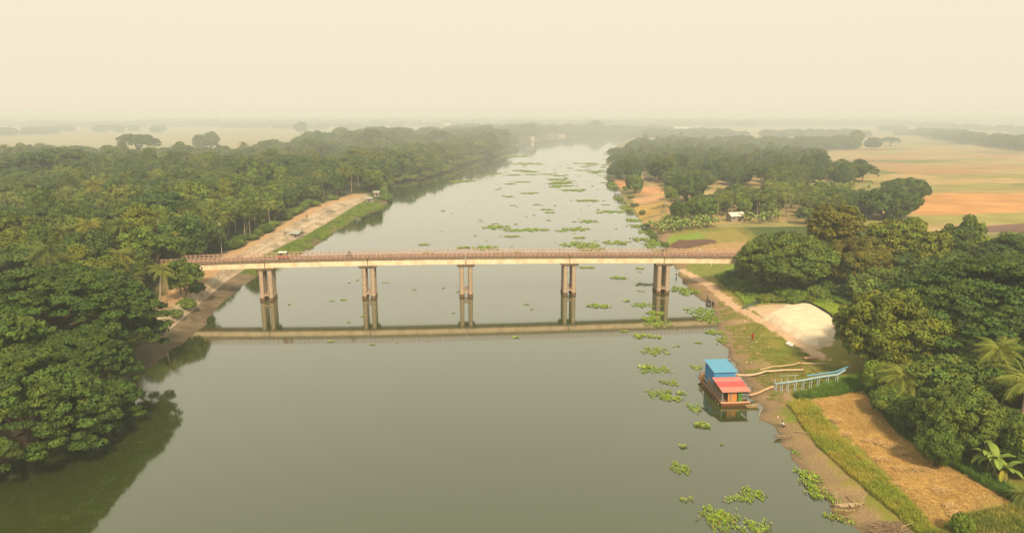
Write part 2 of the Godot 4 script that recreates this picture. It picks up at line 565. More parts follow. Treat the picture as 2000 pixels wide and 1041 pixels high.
	raw.add_surface_from_arrays(Mesh.PRIMITIVE_TRIANGLES, arr)
	st.create_from(raw, 0)
	st.generate_normals()
	tag(piece("ground", st.commit(), M.earth), "earth banks, plots and fields on both sides of the river", "", "", "structure")

func make_water() -> void:
	# one level sheet that reaches under both banks
	var s := Shape.new()
	var i := 0
	while i < ZN - 8:
		var z := Z0 - 2.0 * i
		var step := 8
		var a0 := row(Lx, z) - 12.0
		var a1 := row(Lx, z - 2.0 * step) - 12.0
		var b0 := row(Rx, z) + 12.0
		var b1 := row(Rx, z - 2.0 * step) + 12.0
		s.quad(Vector3(a0, 0, z), Vector3(a1, 0, z - 2.0 * step), Vector3(b1, 0, z - 2.0 * step), Vector3(b0, 0, z), Color.WHITE)
		i += step
	tag(piece("river_water", s.mesh(), M.river_water), "calm olive-grey river water under the bridge", "", "", "structure")

func make_revetment() -> void:
	# sloping concrete slabs along the left bank, in two rows, each slab its own piece
	var root := thing("revetment", "sloping concrete slab revetment along the left bank under the bridge", "revetment")
	root.set_meta("kind", "structure")
	var z := -137.0
	var k := 0
	while z > -350.0:
		var z2 := z - 5.2
		for rowi in 3:
			if rng.randf() < 0.04 and rowi == 2:
				continue
			var t0 := rowi / 3.0 + 0.008
			var t1 := (rowi + 1) / 3.0 - 0.008
			var p := []
			for q in [[t0, z - 0.06], [t1, z - 0.06], [t1, z2 + 0.06], [t0, z2 + 0.06]]:
				var x := lerpf(row(Lo, q[1]), row(Hi, q[1]), q[0])
				p.append(Vector3(x, lerpf(1.0, 3.0, q[0]) + 0.12 + 0.18, q[1]))
			var lift := rnd(-0.05, 0.06)
			var tone := rnd(0.72, 1.08) * (0.62 if rng.randf() < 0.10 else 1.0)
			var col := Color(tone, tone * rnd(0.97, 1.02), tone * rnd(0.92, 1.02))
			var s := Shape.new()
			var lower := []
			var upper := []
			for q in p:
				lower.append(q + Vector3(0, lift - 0.3, 0))
				upper.append(q + Vector3(0, lift, 0))
			s.hexa(lower + upper, col)
			part("slab", s.mesh(), M.slab_concrete, root)
			k += 1
		z = z2
	var toe := Shape.new()
	z = -137.0
	while z > -348.0:
		var a := Vector3(row(Lo, z) + 0.15, 1.05, z)
		var b := Vector3(row(Lo, z - 4.0) + 0.15, 1.05, z - 4.0)
		toe.bar(a, b, 0.5, 0.35, Color(1.15, 1.12, 1.05))
		z -= 4.0
	part("toe_beam", toe.mesh(), M.slab_concrete, root)
func soffit(s: float) -> float:
	# height of the girders' underside along the bridge
	var d := s + 25.0
	return 7.95 - (0.00025 if d < 0 else 0.00014) * d * d

func make_bridge() -> void:
	var b := thing("bridge", "long narrow concrete girder bridge on six-column piers across the river", "bridge", Vector3(0, 0, -172.0), atan(0.0728))
	var piers := [-57.8, -34.1, -11.1, 13.75, 36.75]
	var ends := [-86.0] + piers + [65.0]
	for i in ends.size() - 1:
		var a: float = ends[i] + 0.09
		var e: float = ends[i + 1] - 0.09
		var sp := Node3D.new()
		sp.name = "span"
		b.add_child(sp, true)
		for zz in [1.55, 0.0, -1.55]:
			var g := Shape.new()
			var n := 4
			for k in n:
				var s0 := lerpf(a, e, float(k) / n)
				var s1 := lerpf(a, e, float(k + 1) / n)
				var y0 := soffit(s0)
				var y1 := soffit(s1)
				g.hexa([Vector3(s0, y0, zz + 0.28), Vector3(s1, y1, zz + 0.28), Vector3(s1, y1, zz - 0.28), Vector3(s0, y0, zz - 0.28),
					Vector3(s0, y0 + 1.42, zz + 0.28), Vector3(s1, y1 + 1.42, zz + 0.28), Vector3(s1, y1 + 1.42, zz - 0.28), Vector3(s0, y0 + 1.42, zz - 0.28)], Color.WHITE)
			part("girder", g.mesh(), M.concrete, sp)
		var dk := Shape.new()
		var kb := [Shape.new(), Shape.new()]
		var rd := Shape.new()
		for k in 6:
			var s0 := lerpf(a, e, float(k) / 6.0)
			var s1 := lerpf(a, e, float(k + 1) / 6.0)
			var y0 := soffit(s0) + 1.423
			var y1 := soffit(s1) + 1.423
			dk.hexa(_run(s0, s1, y0, y1, 2.15, -2.15, 0.24), Color.WHITE)
			for sg in [1.0, -1.0]:
				kb[0 if sg > 0 else 1].hexa(_run(s0, s1, y0 + 0.243, y1 + 0.243, sg * 1.96 + 0.17, sg * 1.96 - 0.17, 0.22), Color(0.95, 0.9, 0.88))
			rd.hexa(_run(s0, s1, y0 + 0.243, y1 + 0.243, 1.78, -1.78, 0.05), Color.WHITE)
		part("deck_slab", dk.mesh(), M.stained_concrete, sp)
		part("kerb", kb[0].mesh(), M.stained_concrete, sp)
		part("kerb", kb[1].mesh(), M.stained_concrete, sp)
		part("road_surface", rd.mesh(), M.asphalt, sp)
	# railings: a mesh for every post, three rails along each side of each span
	var post := Shape.new()
	post.box(Vector3(0, 0.5, 0), Vector3(0.13, 1.0, 0.13))
	var pm := post.mesh()
	for sg in [1.0, -1.0]:
		var rl := Node3D.new()
		rl.name = "railing"
		b.add_child(rl, true)
		var s := -85.0
		while s < 64.6:
			var po := part("post", pm, M.rail_paint, rl, Vector3(s, soffit(s) + 1.86, sg * 1.96))
			po.scale = Vector3(1, rnd(0.97, 1.02), 1)
			s += 1.04
		for hgt in [0.35, 0.68, 1.0]:
			var bar := Shape.new()
			for k in 36:
				var s0 := lerpf(-85.9, 64.9, k / 36.0)
				var s1 := lerpf(-85.9, 64.9, (k + 1) / 36.0)
				bar.hexa(_run(s0, s1, soffit(s0) + 1.84 + hgt, soffit(s1) + 1.84 + hgt, sg * 1.96 + (0.08 if hgt > 0.9 else 0.04), sg * 1.96 - (0.08 if hgt > 0.9 else 0.04), 0.10 if hgt > 0.9 else 0.06), Color(1.35, 1.5, 1.45) if hgt > 0.9 else Color.WHITE)
			part("rail", bar.mesh(), M.rail_paint, rl)
	# piers: two rows of three columns under a cap, tied together above the water
	for i in piers.size():
		var p := Node3D.new()
		p.name = "pier"
		b.add_child(p, true)
		p.position = Vector3(piers[i], 0, 0)
		var top := soffit(piers[i]) - 0.02
		var cap := Shape.new()
		var hw := 2.12
		cap.hexa([Vector3(-hw + 0.25, top - 0.62, 2.0), Vector3(hw - 0.25, top - 0.62, 2.0), Vector3(hw - 0.25, top - 0.62, -2.0), Vector3(-hw + 0.25, top - 0.62, -2.0),
			Vector3(-hw, top - 0.3, 2.3), Vector3(hw, top - 0.3, 2.3), Vector3(hw, top - 0.3, -2.3), Vector3(-hw, top - 0.3, -2.3)], Color.WHITE)
		cap.box(Vector3(0, top - 0.151, 0), Vector3(hw * 2, 0.29, 4.6), Color(0.9, 0.88, 0.85))
		part("cap", cap.mesh(), M.stained_concrete, p)
		for zz in [1.65, 0.0, -1.65]:
			for xx in [-1.02, 1.02]:
				var col := Shape.new()
				var tone := rnd(0.88, 1.1)
				col.lathe(Vector3(xx, 0, zz), [Vector2(0.56, -2.2), Vector2(0.56, 0.9), Vector2(0.53, 1.3), Vector2(0.51, top - 0.75), Vector2(0.55, top - 0.6)], 14, Color(tone, tone, tone))
				part("column", col.mesh(), M.pier_concrete, p)
				var foot := Shape.new()
				foot.lathe(Vector3(xx, 0, zz), [Vector2(0.62, -2.2), Vector2(0.63, 0.35), Vector2(0.57, 0.62)], 14, Color(0.36, 0.28, 0.22))
				part("algae_covered_foot", foot.mesh(), M.pier_concrete, p)
		var lower := Shape.new()
		for zz in [1.65, -1.65]:
			lower.box(Vector3(0, 1.22, zz), Vector3(3.0, 0.28, 0.5), Color(1.15, 1.12, 1.05))
		for xx in [-1.1, 1.1]:
			lower.box(Vector3(xx, 1.2, 0), Vector3(0.46, 0.26, 3.3), Color(0.85, 0.8, 0.72))
		part("tie_beam", lower.mesh(), M.pier_concrete, p)
		var mark := Shape.new()
		for zz in [1.65, 0.0, -1.65]:
			mark.box(Vector3(0, 1.62, zz), Vector3(1.6, 0.14, 0.25), Color(0.9, 0.82, 0.75))
		part("brace", mark.mesh(), M.pier_concrete, p)
	for q in [[-86.6, -1.0], [65.6, 1.0]]:
		var ab := Shape.new()
		var y := soffit(q[0])
		ab.box(Vector3(q[0] + q[1] * 0.4, y - 1.7, 0), Vector3(1.4, 3.3, 4.6), Color(0.95, 0.95, 0.95))
		part("abutment", ab.mesh(), M.pier_concrete, b)
	# the roads that lead onto the bridge, on their embankments
	var road := Shape.new()
	for side in [[-86.2, -190.0, -1.0], [65.2, 170.0, 1.0]]:
		for k in 26:
			var x0: float = lerpf(side[0], side[1], k / 26.0)
			var x1: float = lerpf(side[0], side[1], (k + 1) / 26.0)
			for w in 1:
				var a := Vector3(x0, height(x0, bridge_z(x0)) + 0.22, bridge_z(x0) + 1.9)
				var c := Vector3(x1, height(x1, bridge_z(x1)) + 0.22, bridge_z(x1) + 1.9)
				var e := Vector3(0, 0, -3.8)
				road.quad(a, a + e, c + e, c, Color(1.1, 1.0, 0.95))
	tag(piece("approach_road", road.mesh(), M.asphalt), "narrow road on the embankments leading onto the bridge", "", "", "structure")

func _run(s0: float, s1: float, y0: float, y1: float, za: float, zb: float, t: float) -> Array:
	return [Vector3(s0, y0, za), Vector3(s1, y1, za), Vector3(s1, y1, zb), Vector3(s0, y0, zb),
		Vector3(s0, y0 + t, za), Vector3(s1, y1 + t, za), Vector3(s1, y1 + t, zb), Vector3(s0, y0 + t, zb)]
# ---- plants: a few crowns of each kind, built from leaf-sized faces in clumps; trees are copies of them
var kinds := {}

func crown(clumps: Array, cover: float, leaf: float, base: Color, spread := 0.22, up := -0.35) -> ArrayMesh:
	# clumps: [centre, radii, tone]; leaves sit on each clump's skin, tilted about its outward direction
	var total := 0
	var counts := PackedInt32Array()
	for q in clumps:
		var r: Vector3 = q[1]
		var k := int(cover * (r.x * r.z * 3.1 + 2.0 * (r.x + r.z) * r.y) / (0.36 * leaf * leaf))
		counts.append(k)
		total += k
	var v := PackedVector3Array()
	var n := PackedVector3Array()
	var c := PackedColorArray()
	var ix := PackedInt32Array()
	v.resize(total * 4); n.resize(total * 4); c.resize(total * 4); ix.resize(total * 6)
	var o := 0
	var t := 0
	for qi in clumps.size():
		var q: Array = clumps[qi]
		var at: Vector3 = q[0]
		var r: Vector3 = q[1]
		var tone: Color = q[2]
		for k in counts[qi]:
			var y := rng.randf_range(up, 1.0)
			var a := rng.randf() * TAU
			var w := sqrt(1.0 - y * y)
			var d := Vector3(cos(a) * w, y, sin(a) * w)
			var p := at + d * r * rng.randf_range(0.72, 1.06)
			var out := Vector3(d.x / r.x, d.y / r.y, d.z / r.z).normalized()
			var face := (out + Vector3(rng.randf_range(-0.8, 0.8), rng.randf_range(-0.3, 0.8), rng.randf_range(-0.8, 0.8))).normalized()
			var e1 := face.cross(Vector3(rng.randf_range(-1, 1), rng.randf_range(-1, 1), rng.randf_range(-1, 1))).normalized()
			var e2 := face.cross(e1)
			var s := leaf * rng.randf_range(0.65, 1.25)
			e1 *= s * 0.62
			e2 *= s * 0.40
			var nn := (face + out * 0.35).normalized()
			v[o] = p - e1; v[o + 1] = p + e2 - face * s * 0.08; v[o + 2] = p + e1; v[o + 3] = p - e2 - face * s * 0.08
			var j := 1.0 + rng.randf_range(-spread, spread)
			var col := Color(base.r * tone.r * j * rng.randf_range(0.92, 1.12), base.g * tone.g * j, base.b * tone.b * j)
			for z in 4:
				n[o + z] = nn
				c[o + z] = col
			ix[t] = o; ix[t + 1] = o + 1; ix[t + 2] = o + 2; ix[t + 3] = o; ix[t + 4] = o + 2; ix[t + 5] = o + 3
			o += 4
			t += 6
	var arr := []
	arr.resize(Mesh.ARRAY_MAX)
	arr[Mesh.ARRAY_VERTEX] = v
	arr[Mesh.ARRAY_NORMAL] = n
	arr[Mesh.ARRAY_COLOR] = c
	arr[Mesh.ARRAY_INDEX] = ix
	var m := ArrayMesh.new()
	m.add_surface_from_arrays(Mesh.PRIMITIVE_TRIANGLES, arr)
	return m

func tone() -> Color:
	var k := rnd(0.66, 1.32)
	var w := rnd(-0.14, 0.16)
	return Color(k * (1.0 + w), k, k * (1.0 - w))

func trunk_shape(H: float, split: float, r: float, tips: Array, wander := 0.3) -> Shape:
	# a tapered trunk that divides at a height into limbs running to some of the clumps
	var s := Shape.new()
	var fork := Vector3(rnd(-wander, wander), split, rnd(-wander, wander))
	s.tube([Vector3(0, -0.5, 0), Vector3(0, 0.25, 0), fork * 0.5 + Vector3(rnd(-0.1, 0.1), 0, 0), fork], [r * 1.5, r * 1.12, r * 0.9, r * 0.72], 9)
	for p in tips:
		var mid: Vector3 = fork.lerp(p, 0.5) + Vector3(0, 0.12 * (p - fork).length(), 0)
		s.tube([fork - Vector3(0, 0.2, 0), mid, p], [r * 0.5, r * 0.3, r * 0.1], 6)
	return s

func kind_of(called: String, R: float, H: float, made: ArrayMesh, tr: Shape) -> void:
	if not kinds.has(called):
		kinds[called] = []
	kinds[called].append({"R": R, "H": H, "crown": made, "trunk": tr.mesh()})

func umbrella(called: String, R: float, H: float, n: int, clump: float, leaf: float, cover: float, base: Color, droop := 0.30, parts := 7) -> void:
	# wide flat-topped crown in tiers, as a rain tree's
	var cl := []
	var tips := []
	var lobes := []
	for k in parts:
		var a := TAU * k / parts + rnd(-0.4, 0.4)
		var d := R * rnd(0.35, 0.72) if k else 0.0
		lobes.append([Vector2(cos(a) * d, sin(a) * d), R * rnd(0.36, 0.5), rnd(-0.05, 0.06) * H])
	var tries := 0
	while cl.size() < n and tries < n * 30:
		tries += 1
		var a := rnd(0, TAU)
		var d := R * sqrt(rng.randf())
		var p := Vector2(cos(a), sin(a)) * d
		var best := -1.0
		var lift := 0.0
		for lb in lobes:
			var f: float = 1.0 - (p.distance_to(lb[0]) / lb[1])
			if f > best:
				best = f
				lift = lb[2]
		if best < 0.0:
			continue
		var y := H * (0.93 - droop * pow(d / R, 2.2)) + lift + 0.10 * H * (sqrt(best) - 0.6)
		if rng.randf() < 0.30:
			y -= rnd(0.08, 0.24) * H
		var cr := clump * rnd(0.65, 1.25)
		cl.append([Vector3(p.x, y - cr * 0.35, p.y), Vector3(cr, cr * rnd(0.32, 0.5), cr), tone()])
		if cl.size() % (n / 9) == 0:
			tips.append(Vector3(p.x * 0.8, y - 0.6, p.y * 0.8))
	kind_of(called, R, H, crown(cl, cover, leaf, base), trunk_shape(H, H * rnd(0.26, 0.36), R * 0.045, tips))

func rounded(called: String, R: float, H: float, n: int, clump: float, leaf: float, cover: float, base: Color, low := 0.28, narrow := 1.0) -> void:
	# dense domed crown with uneven bulges
	var cl := []
	var tips := []
	var mid := H * (1.0 + low) * 0.5
	var hh := H * (1.0 - low) * 0.5
	var bulge := FastNoiseLite.new()
	bulge.seed = rng.randi() % 1000
	bulge.frequency = 0.9
	for k in n:
		var y := -0.75 + 1.75 * (k + rng.randf()) / n
		var a := k * 2.39996 + rnd(-0.3, 0.3)
		var w := sqrt(maxf(0.0, 1.0 - y * y))
		var d := Vector3(cos(a) * w, y, sin(a) * w)
		var f := 0.80 + 0.30 * bulge.get_noise_3dv(d * 1.4)
		if rng.randf() < 0.25: f *= rnd(0.55, 0.9)
		var p := Vector3(d.x * (R - clump * 0.6) * f, mid + d.y * (hh - clump * 0.4) * f, d.z * (R - clump * 0.6) * f)
		var cr := clump * rnd(0.7, 1.3)
		cl.append([p, Vector3(cr, cr * rnd(0.6, 0.85), cr), tone()])
		if k % maxi(1, n / 6) == 0:
			tips.append(p * Vector3(0.7, 0.9, 0.7))
	kind_of(called, R, H, crown(cl, cover, leaf, base, 0.24, -0.6), trunk_shape(H, H * low, R * 0.05 * narrow, tips))

var frond_mesh: ArrayMesh
var frond_shape: Shape
var banana_leaf: ArrayMesh

func make_plant_kinds() -> void:
	var dark := Color(0.057, 0.091, 0.017)
	var mid := Color(0.083, 0.121, 0.020)
	for k in 4:
		umbrella("rain", 10.0, 13.0, 150, 1.45, 0.58, 1.05, dark)
	for k in 4:
		rounded("round", 5.0, 10.0, 84, 1.0, 0.46, 0.98, mid, 0.16)
	for k in 2:
		rounded("tall", 3.6, 14.0, 60, 1.2, 0.44, 1.25, mid, 0.32)
	for k in 3:
		rounded("dome", 9.0, 9.0, 170, 1.3, 0.55, 1.15, dark, 0.0)
	for k in 3:
		rounded("bush", 2.0, 2.6, 26, 0.72, 0.26, 1.25, Color(0.085, 0.125, 0.025), 0.02, 0.6)
	for k in 2:
		umbrella("great_rain", 15.0, 16.0, 460, 1.4, 0.42, 1.1, dark, 0.50, 12)
	for k in 2:
		rounded("great_round", 9.0, 13.0, 330, 0.98, 0.37, 1.1, Color(0.082, 0.118, 0.021), 0.08)
	for k in 2:
		rounded("leafy_shrub", 3.6, 4.6, 80, 0.8, 0.26, 1.35, mid, 0.04, 0.6)
	# palm frond: a drooping midrib with leaflets on both sides
	frond_shape = Shape.new()
	var rib := []
	var rr := []
	for k in 8:
		var t := k / 7.0
		rib.append(_rib(t))
		rr.append(lerpf(0.05, 0.012, t))
	frond_shape.tube(rib, rr, 4, Color(0.20, 0.20, 0.06))
	for k in 30:
		var t := 0.10 + 0.89 * k / 29.0
		var p := _rib(t)
		var f := (_rib(minf(1.0, t + 0.03)) - _rib(t - 0.03)).normalized()
		var len := 0.95 * sin(PI * (0.16 + 0.80 * t)) + 0.12
		for sg in [1.0, -1.0]:
			var side := (Vector3(0, 0, sg) + f * 0.55 + Vector3(0, rnd(-0.95, -0.25), 0)).normalized()
			var w := f * 0.034
			var col := Color(0.115, 0.135, 0.028) * rnd(0.75, 1.25)
			frond_shape.tri(p - w, p + w, p + side * len, col)
			frond_shape.tri(p + w, p + side * len * 0.9 + w * 0.6, p + side * len, col)
	frond_mesh = frond_shape.mesh()
	for k in 3:
		var s := Shape.new()
		for q in _frond_places(22):
			s.add(frond_shape, q)
		var tr := Shape.new()
		var bend := Vector3(rnd(-0.9, 0.9), 0, rnd(-0.9, 0.9))
		tr.tube([Vector3(0, -0.4, 0), Vector3(0, 2.5, 0) + bend * 0.15, Vector3(0, 6, 0) + bend * 0.55, Vector3(0, 9.3, 0) + bend * 0.0], [0.26, 0.17, 0.14, 0.13], 8)
		var moved := Shape.new()
		moved.add(s, Transform3D(Basis.IDENTITY, Vector3(0, 9.2, 0)))
		kind_of("palm", 3.3, 11.0, moved.mesh(), tr)
	# banana leaf: a broad arching blade folded along its rib
	var bl := Shape.new()
	for k in 9:
		var t0 := k / 9.0
		var t1 := (k + 1) / 9.0
		var a := _blade(t0)
		var b := _blade(t1)
		var w0 := 0.36 * pow(sin(PI * clampf(0.06 + 0.9 * t0, 0, 1)), 0.6)
		var w1 := 0.36 * pow(sin(PI * clampf(0.06 + 0.9 * t1, 0, 1)), 0.6) if k < 8 else 0.03
		if k == 0: w0 = 0.02
		for sg in [1.0, -1.0]:
			bl.quad(a, b, b + Vector3(0, 0.07, sg * w1), a + Vector3(0, 0.07, sg * w0), Color(0.16, 0.22, 0.04) * (1.0 + 0.1 * sg))
	banana_leaf = bl.mesh()

func _rib(t: float) -> Vector3:
	return Vector3(3.5 * t * (1.0 - 0.12 * t), 3.5 * (0.52 * t - 0.86 * t * t), 0)

func _blade(t: float) -> Vector3:
	return Vector3(1.9 * t, 1.9 * (0.95 * t - 0.95 * t * t), 0)

func _frond_places(n: int, scale_ := 1.0) -> Array:
	var out := []
	for k in n:
		var age := float(k) / n                   # young fronds stand up, old ones hang
		var lift := lerpf(1.0, -0.55, age) + rnd(-0.1, 0.1)
		var b := Basis(Vector3.UP, k * 2.39996 + rnd(-0.2, 0.2)) * Basis(Vector3.BACK, lift) * Basis(Vector3.RIGHT, rnd(-0.5, 0.5))
		out.append(Transform3D(b.scaled_local(Vector3.ONE * scale_ * rnd(0.85, 1.1)), Vector3.ZERO))
	return out

func tree(called: String, kind: String, tint: String, at: Vector3, h: float, r: float, label: String, group := "", category := "tree", variant := -1) -> Node3D:
	var list: Array = kinds[kind]
	var q: Dictionary = list[variant % list.size() if variant >= 0 else rng.randi() % list.size()]
	var o := thing(called, label, category, Vector3(at.x, height(at.x, at.z) - 0.05, at.z), rnd(0, TAU), group)
	o.scale = Vector3(r / q.R, h / q.H, r / q.R)
	part("trunk" if category == "tree" else "stem", q.trunk, M.pale_bark if kind == "palm" or kind == "tall" else M.bark, o)
	part("crown" if category == "tree" else "foliage", q.crown, M[tint], o)
	return o

func near_palm(at: Vector3, h: float, size: float, fronds: int, label: String, tint := "leaf_mid", lean := Vector3.ZERO) -> void:
	# a palm close enough to tell its fronds apart: each frond is a part
	var o := thing("palm_tree", label, "palm", Vector3(at.x, height(at.x, at.z), at.z), 0.0, "palms near the camera")
	var t := Shape.new()
	t.tube([Vector3(0, -0.4, 0), Vector3(0, h * 0.3, 0) + lean * 0.15, Vector3(0, h * 0.7, 0) + lean * 0.6, Vector3(0, h, 0) + lean], [0.30, 0.2, 0.17, 0.2], 8)
	part("trunk", t.mesh(), M.pale_bark, o)
	for q in _frond_places(fronds, size):
		var f := part("frond", frond_mesh, M[tint], o)
		f.transform = Transform3D(q.basis, Vector3(0, h, 0) + lean)

func banana(at: Vector3, h: float, n: int, label: String, group := "") -> void:
	var o := thing("banana_plant", label, "banana plant", Vector3(at.x, height(at.x, at.z), at.z), rnd(0, TAU), group)
	for s in n:
		var base := Vector3(rnd(-0.7, 0.7), 0, rnd(-0.7, 0.7)) if n > 1 else Vector3.ZERO
		var hh := h * rnd(0.45, 0.6)
		var t := Shape.new()
		t.tube([base + Vector3(0, -0.2, 0), base + Vector3(0, hh * 0.6, 0), base + Vector3(0, hh, 0)], [0.16, 0.13, 0.08], 7, Color(0.9, 1.05, 0.6))
		part("stem", t.mesh(), M.pale_bark, o)
		for k in 8:
			var lf := part("leaf", banana_leaf, M.leaf_brown if k == 7 and rng.randf() < 0.5 else M.leaf_grass, o)
			var b := Basis(Vector3.UP, k * 2.39996 + rnd(-0.3, 0.3)) * Basis(Vector3.BACK, lerpf(0.55, -0.5, k / 7.0))
			lf.transform = Transform3D(b.scaled_local(Vector3.ONE * h * rnd(0.24, 0.34)), base + Vector3(0, hh, 0))
var spots := []      # Vector3(x, z, radius) of the trees that stand already

func put(kind: String, tint: String, at: Vector3, h: float, r: float, label: String, group := "", variant := -1) -> Node3D:
	spots.append(Vector3(at.x, at.z, r))
	var called: String = {"rain": "rain_tree", "great_rain": "rain_tree", "round": "broadleaf_tree", "dome": "domed_tree", "great_round": "broadleaf_tree", "tall": "slender_tree", "palm": "palm_tree", "bush": "bush", "leafy_shrub": "shrub"}[kind]
	return tree(called, kind, tint, at, h, r, label, group, "bush" if kind == "bush" else "shrub" if kind == "leafy_shrub" else "tree", variant)

func plant_trees() -> void:
	# ---- left bank, close to the camera
	put("great_rain", "leaf_dark", Vector3(-73.99, 3.50, -114.61), 15.84, 15.68, "great dark rain tree with layered crown on the left bank before the bridge", "", 0)
	put("great_rain", "leaf_mid", Vector3(-62.03, 3.20, -86.64), 14.49, 10.75, "great olive-green rain tree leaning over the water at the lower left", "", 1)
	put("rain", "leaf_mid", Vector3(-65.26, 3.00, -118.16), 9.58, 6.51, "mid-green tree whose crown hangs over the muddy bank below the bridge")
	put("rain", "leaf_dark", Vector3(-57.59, 2.50, -95.81), 8.25, 5.37, "dark tree at the water's edge between the two great rain trees")
	put("great_rain", "leaf_dark", Vector3(-62.76, 3.00, -99.27), 14.11, 8.49, "dark rain tree filling the bank between the two great ones", "", 0)
	put("rain", "leaf_mid", Vector3(-69.76, 3.40, -95.48), 13.99, 7.12, "mid-green tree at the left edge behind the olive rain tree")
	put("great_rain", "leaf_dark", Vector3(-88.83, 3.80, -116.33), 13.13, 14.09, "dark spreading tree cut off by the left edge above the olive one")
	put("rain", "leaf_mid", Vector3(-100.82, 4.00, -145.00), 13.33, 10.50, "flat-topped tree behind the great dark rain tree at the left edge")
	put("round", "leaf_mid", Vector3(-103.25, 4.00, -162.96), 10.71, 6.45, "rounded tree rising behind the great dark rain tree")
	put("dome", "leaf_bright", Vector3(-83.59, 4.00, -149.13), 9.89, 6.47, "light green domed tree above the palms left of the bridge")
	put("round", "leaf_mid", Vector3(-77.98, 3.50, -132.12), 7.92, 5.78, "rounded tree behind the great rain trees on the left bank")
	put("round", "leaf_bright", Vector3(-84.24, 4.00, -162.96), 9.77, 4.69, "bright green tree just left of the bridge's left end")
	put("rain", "leaf_bright", Vector3(-81.54, 4.00, -162.96), 9.77, 5.57, "light green spreading tree over the left end of the bridge")
	put("round", "leaf_mid", Vector3(-71.93, 4.00, -155.75), 9.49, 4.21, "dense green tree touching the left end of the bridge")
	near_palm(Vector3(-73.14, 3.50, -156.35), 6.5, 1.0, 20, "coconut palm with yellow-green fronds before the bridge's left end", "leaf_bright")
	near_palm(Vector3(-74.75, 3.50, -150.18), 7.5, 0.95, 20, "coconut palm between the light green trees left of the bridge", "leaf_bright", Vector3(0.8, 0, 0))
	near_palm(Vector3(-78.27, 3.50, -147.67), 6.0, 0.9, 18, "coconut palm at the left of the group by the bridge", "leaf_mid", Vector3(-0.5, 0, 0))
	for q in [Vector3(-72.20, 3.40, -162.94), Vector3(-70.21, 3.20, -152.17), Vector3(-69.45, 3.10, -145.11)]:
		put("bush", "leaf_mid", q, rnd(1.8, 2.6), rnd(1.5, 2.2), "small dark bush on the slope above the revetment slabs", "bushes above the revetment")
	for k in 40:
		var z := -rnd(205.0, 345.0)
		put("bush", ["leaf_mid", "leaf_bright", "leaf_dark"][k % 3], Vector3(row(Bk, z) - rnd(1.0, 4.0), 0, z), rnd(1.6, 3.4), rnd(1.4, 2.6), ["mid-green", "light green", "dark green"][k % 3] + " bush at the forest edge along the left bank road", "bushes along the left bank road")
	# ---- right bank, close to the camera
	put("great_round", "leaf_yellow", Vector3(59.95, 2.50, -109.64), 14.65, 9.72, "big round olive-green tree beside the white sand heap", "", 0)
	put("great_rain", "leaf_dark", Vector3(76.93, 2.80, -112.85), 18.22, 18.71, "huge dark green spreading tree at the right edge of the picture", "", 1)
	put("great_rain", "leaf_mid", Vector3(106.79, 2.80, -134.45), 16.90, 17.63, "dark spreading tree behind the huge one, half outside the picture")
	put("great_round", "leaf_mid", Vector3(61.79, 4.00, -164.48), 15.16, 11.24, "broad dense green tree hiding the right end of the bridge", "", 1)
	put("great_round", "leaf_bright", Vector3(66.70, 3.20, -164.76), 12.97, 8.90, "dense green tree before the right end of the bridge", "", 0)
	put("round", "leaf_brown", Vector3(77.52, 4.00, -173.61), 14.32, 7.48, "reddish-brown tree behind the trees at the bridge's right end")
	put("great_round", "leaf_brown", Vector3(78.84, 4.00, -162.96), 14.22, 8.21, "large brown-tinged tree in the row right of the bridge", "", 0)
	put("round", "leaf_yellow", Vector3(90.20, 4.00, -170.83), 13.50, 6.75, "olive tree in the row right of the bridge")
	put("tall", "leaf_yellow", Vector3(94.25, 4.00, -170.83), 14.23, 4.30, "slender yellowish tree in the middle of the row on the right")
	put("round", "leaf_yellow", Vector3(97.30, 4.00, -168.12), 13.43, 6.35, "yellow-green tree in the row before the plots on the right")
	put("round", "leaf_dark", Vector3(104.55, 4.00, -170.83), 13.50, 5.52, "dark tree among the yellowish trees of the row on the right")
	put("round", "leaf_mid", Vector3(110.42, 4.00, -173.61), 14.07, 3.36, "small dark crown standing above the row on the right")
	put("round", "leaf_yellow", Vector3(111.80, 4.00, -168.12), 12.47, 6.65, "yellowish tree near the right end of the row")
	put("round", "leaf_bright", Vector3(119.65, 4.00, -170.83), 12.53, 6.44, "light olive tree at the right edge behind the huge dark one")
	put("round", "leaf_mid", Vector3(80.68, 3.00, -159.73), 8.81, 6.92, "green tree behind the round olive tree by the sand")
	put("round", "leaf_dark", Vector3(90.01, 3.00, -162.12), 9.52, 7.01, "dark tree filling the gap before the brown-tinged trees")
	put("rain", "leaf_mid", Vector3(101.07, 3.00, -167.12), 9.78, 10.23, "spreading tree behind the huge dark tree on the right")
	put("bush", "leaf_mid", Vector3(76.70, 2.80, -153.69), 6.83, 4.45, "bush between the round olive tree and the brush slope")
	for q in [[Vector3(56.63, 3.00, -175.18), 2.6, 2.6], [Vector3(58.52, 3.00, -171.33), 3.4, 3.0], [Vector3(59.29, 3.00, -164.58), 3.6, 3.2], [Vector3(61.60, 3.00, -161.15), 3.0, 2.8], [Vector3(63.65, 3.00, -157.40), 2.6, 2.6], [Vector3(68.58, 3.00, -159.73), 3.0, 3.0], [Vector3(74.11, 3.00, -164.58), 3.2, 3.2], [Vector3(74.92, 3.00, -159.73), 3.0, 3.0], [Vector3(55.82, 3.00, -180.99), 2.2, 2.0], [Vector3(61.34, 3.00, -184.03), 3.0, 2.8], [Vector3(64.54, 3.00, -178.04), 3.4, 3.0], [Vector3(80.54, 3.00, -175.18), 3.4, 3.2], [Vector3(74.37, 3.00, -172.41), 3.4, 3.2], [Vector3(68.58, 3.00, -167.12), 3.0, 3.0]]:
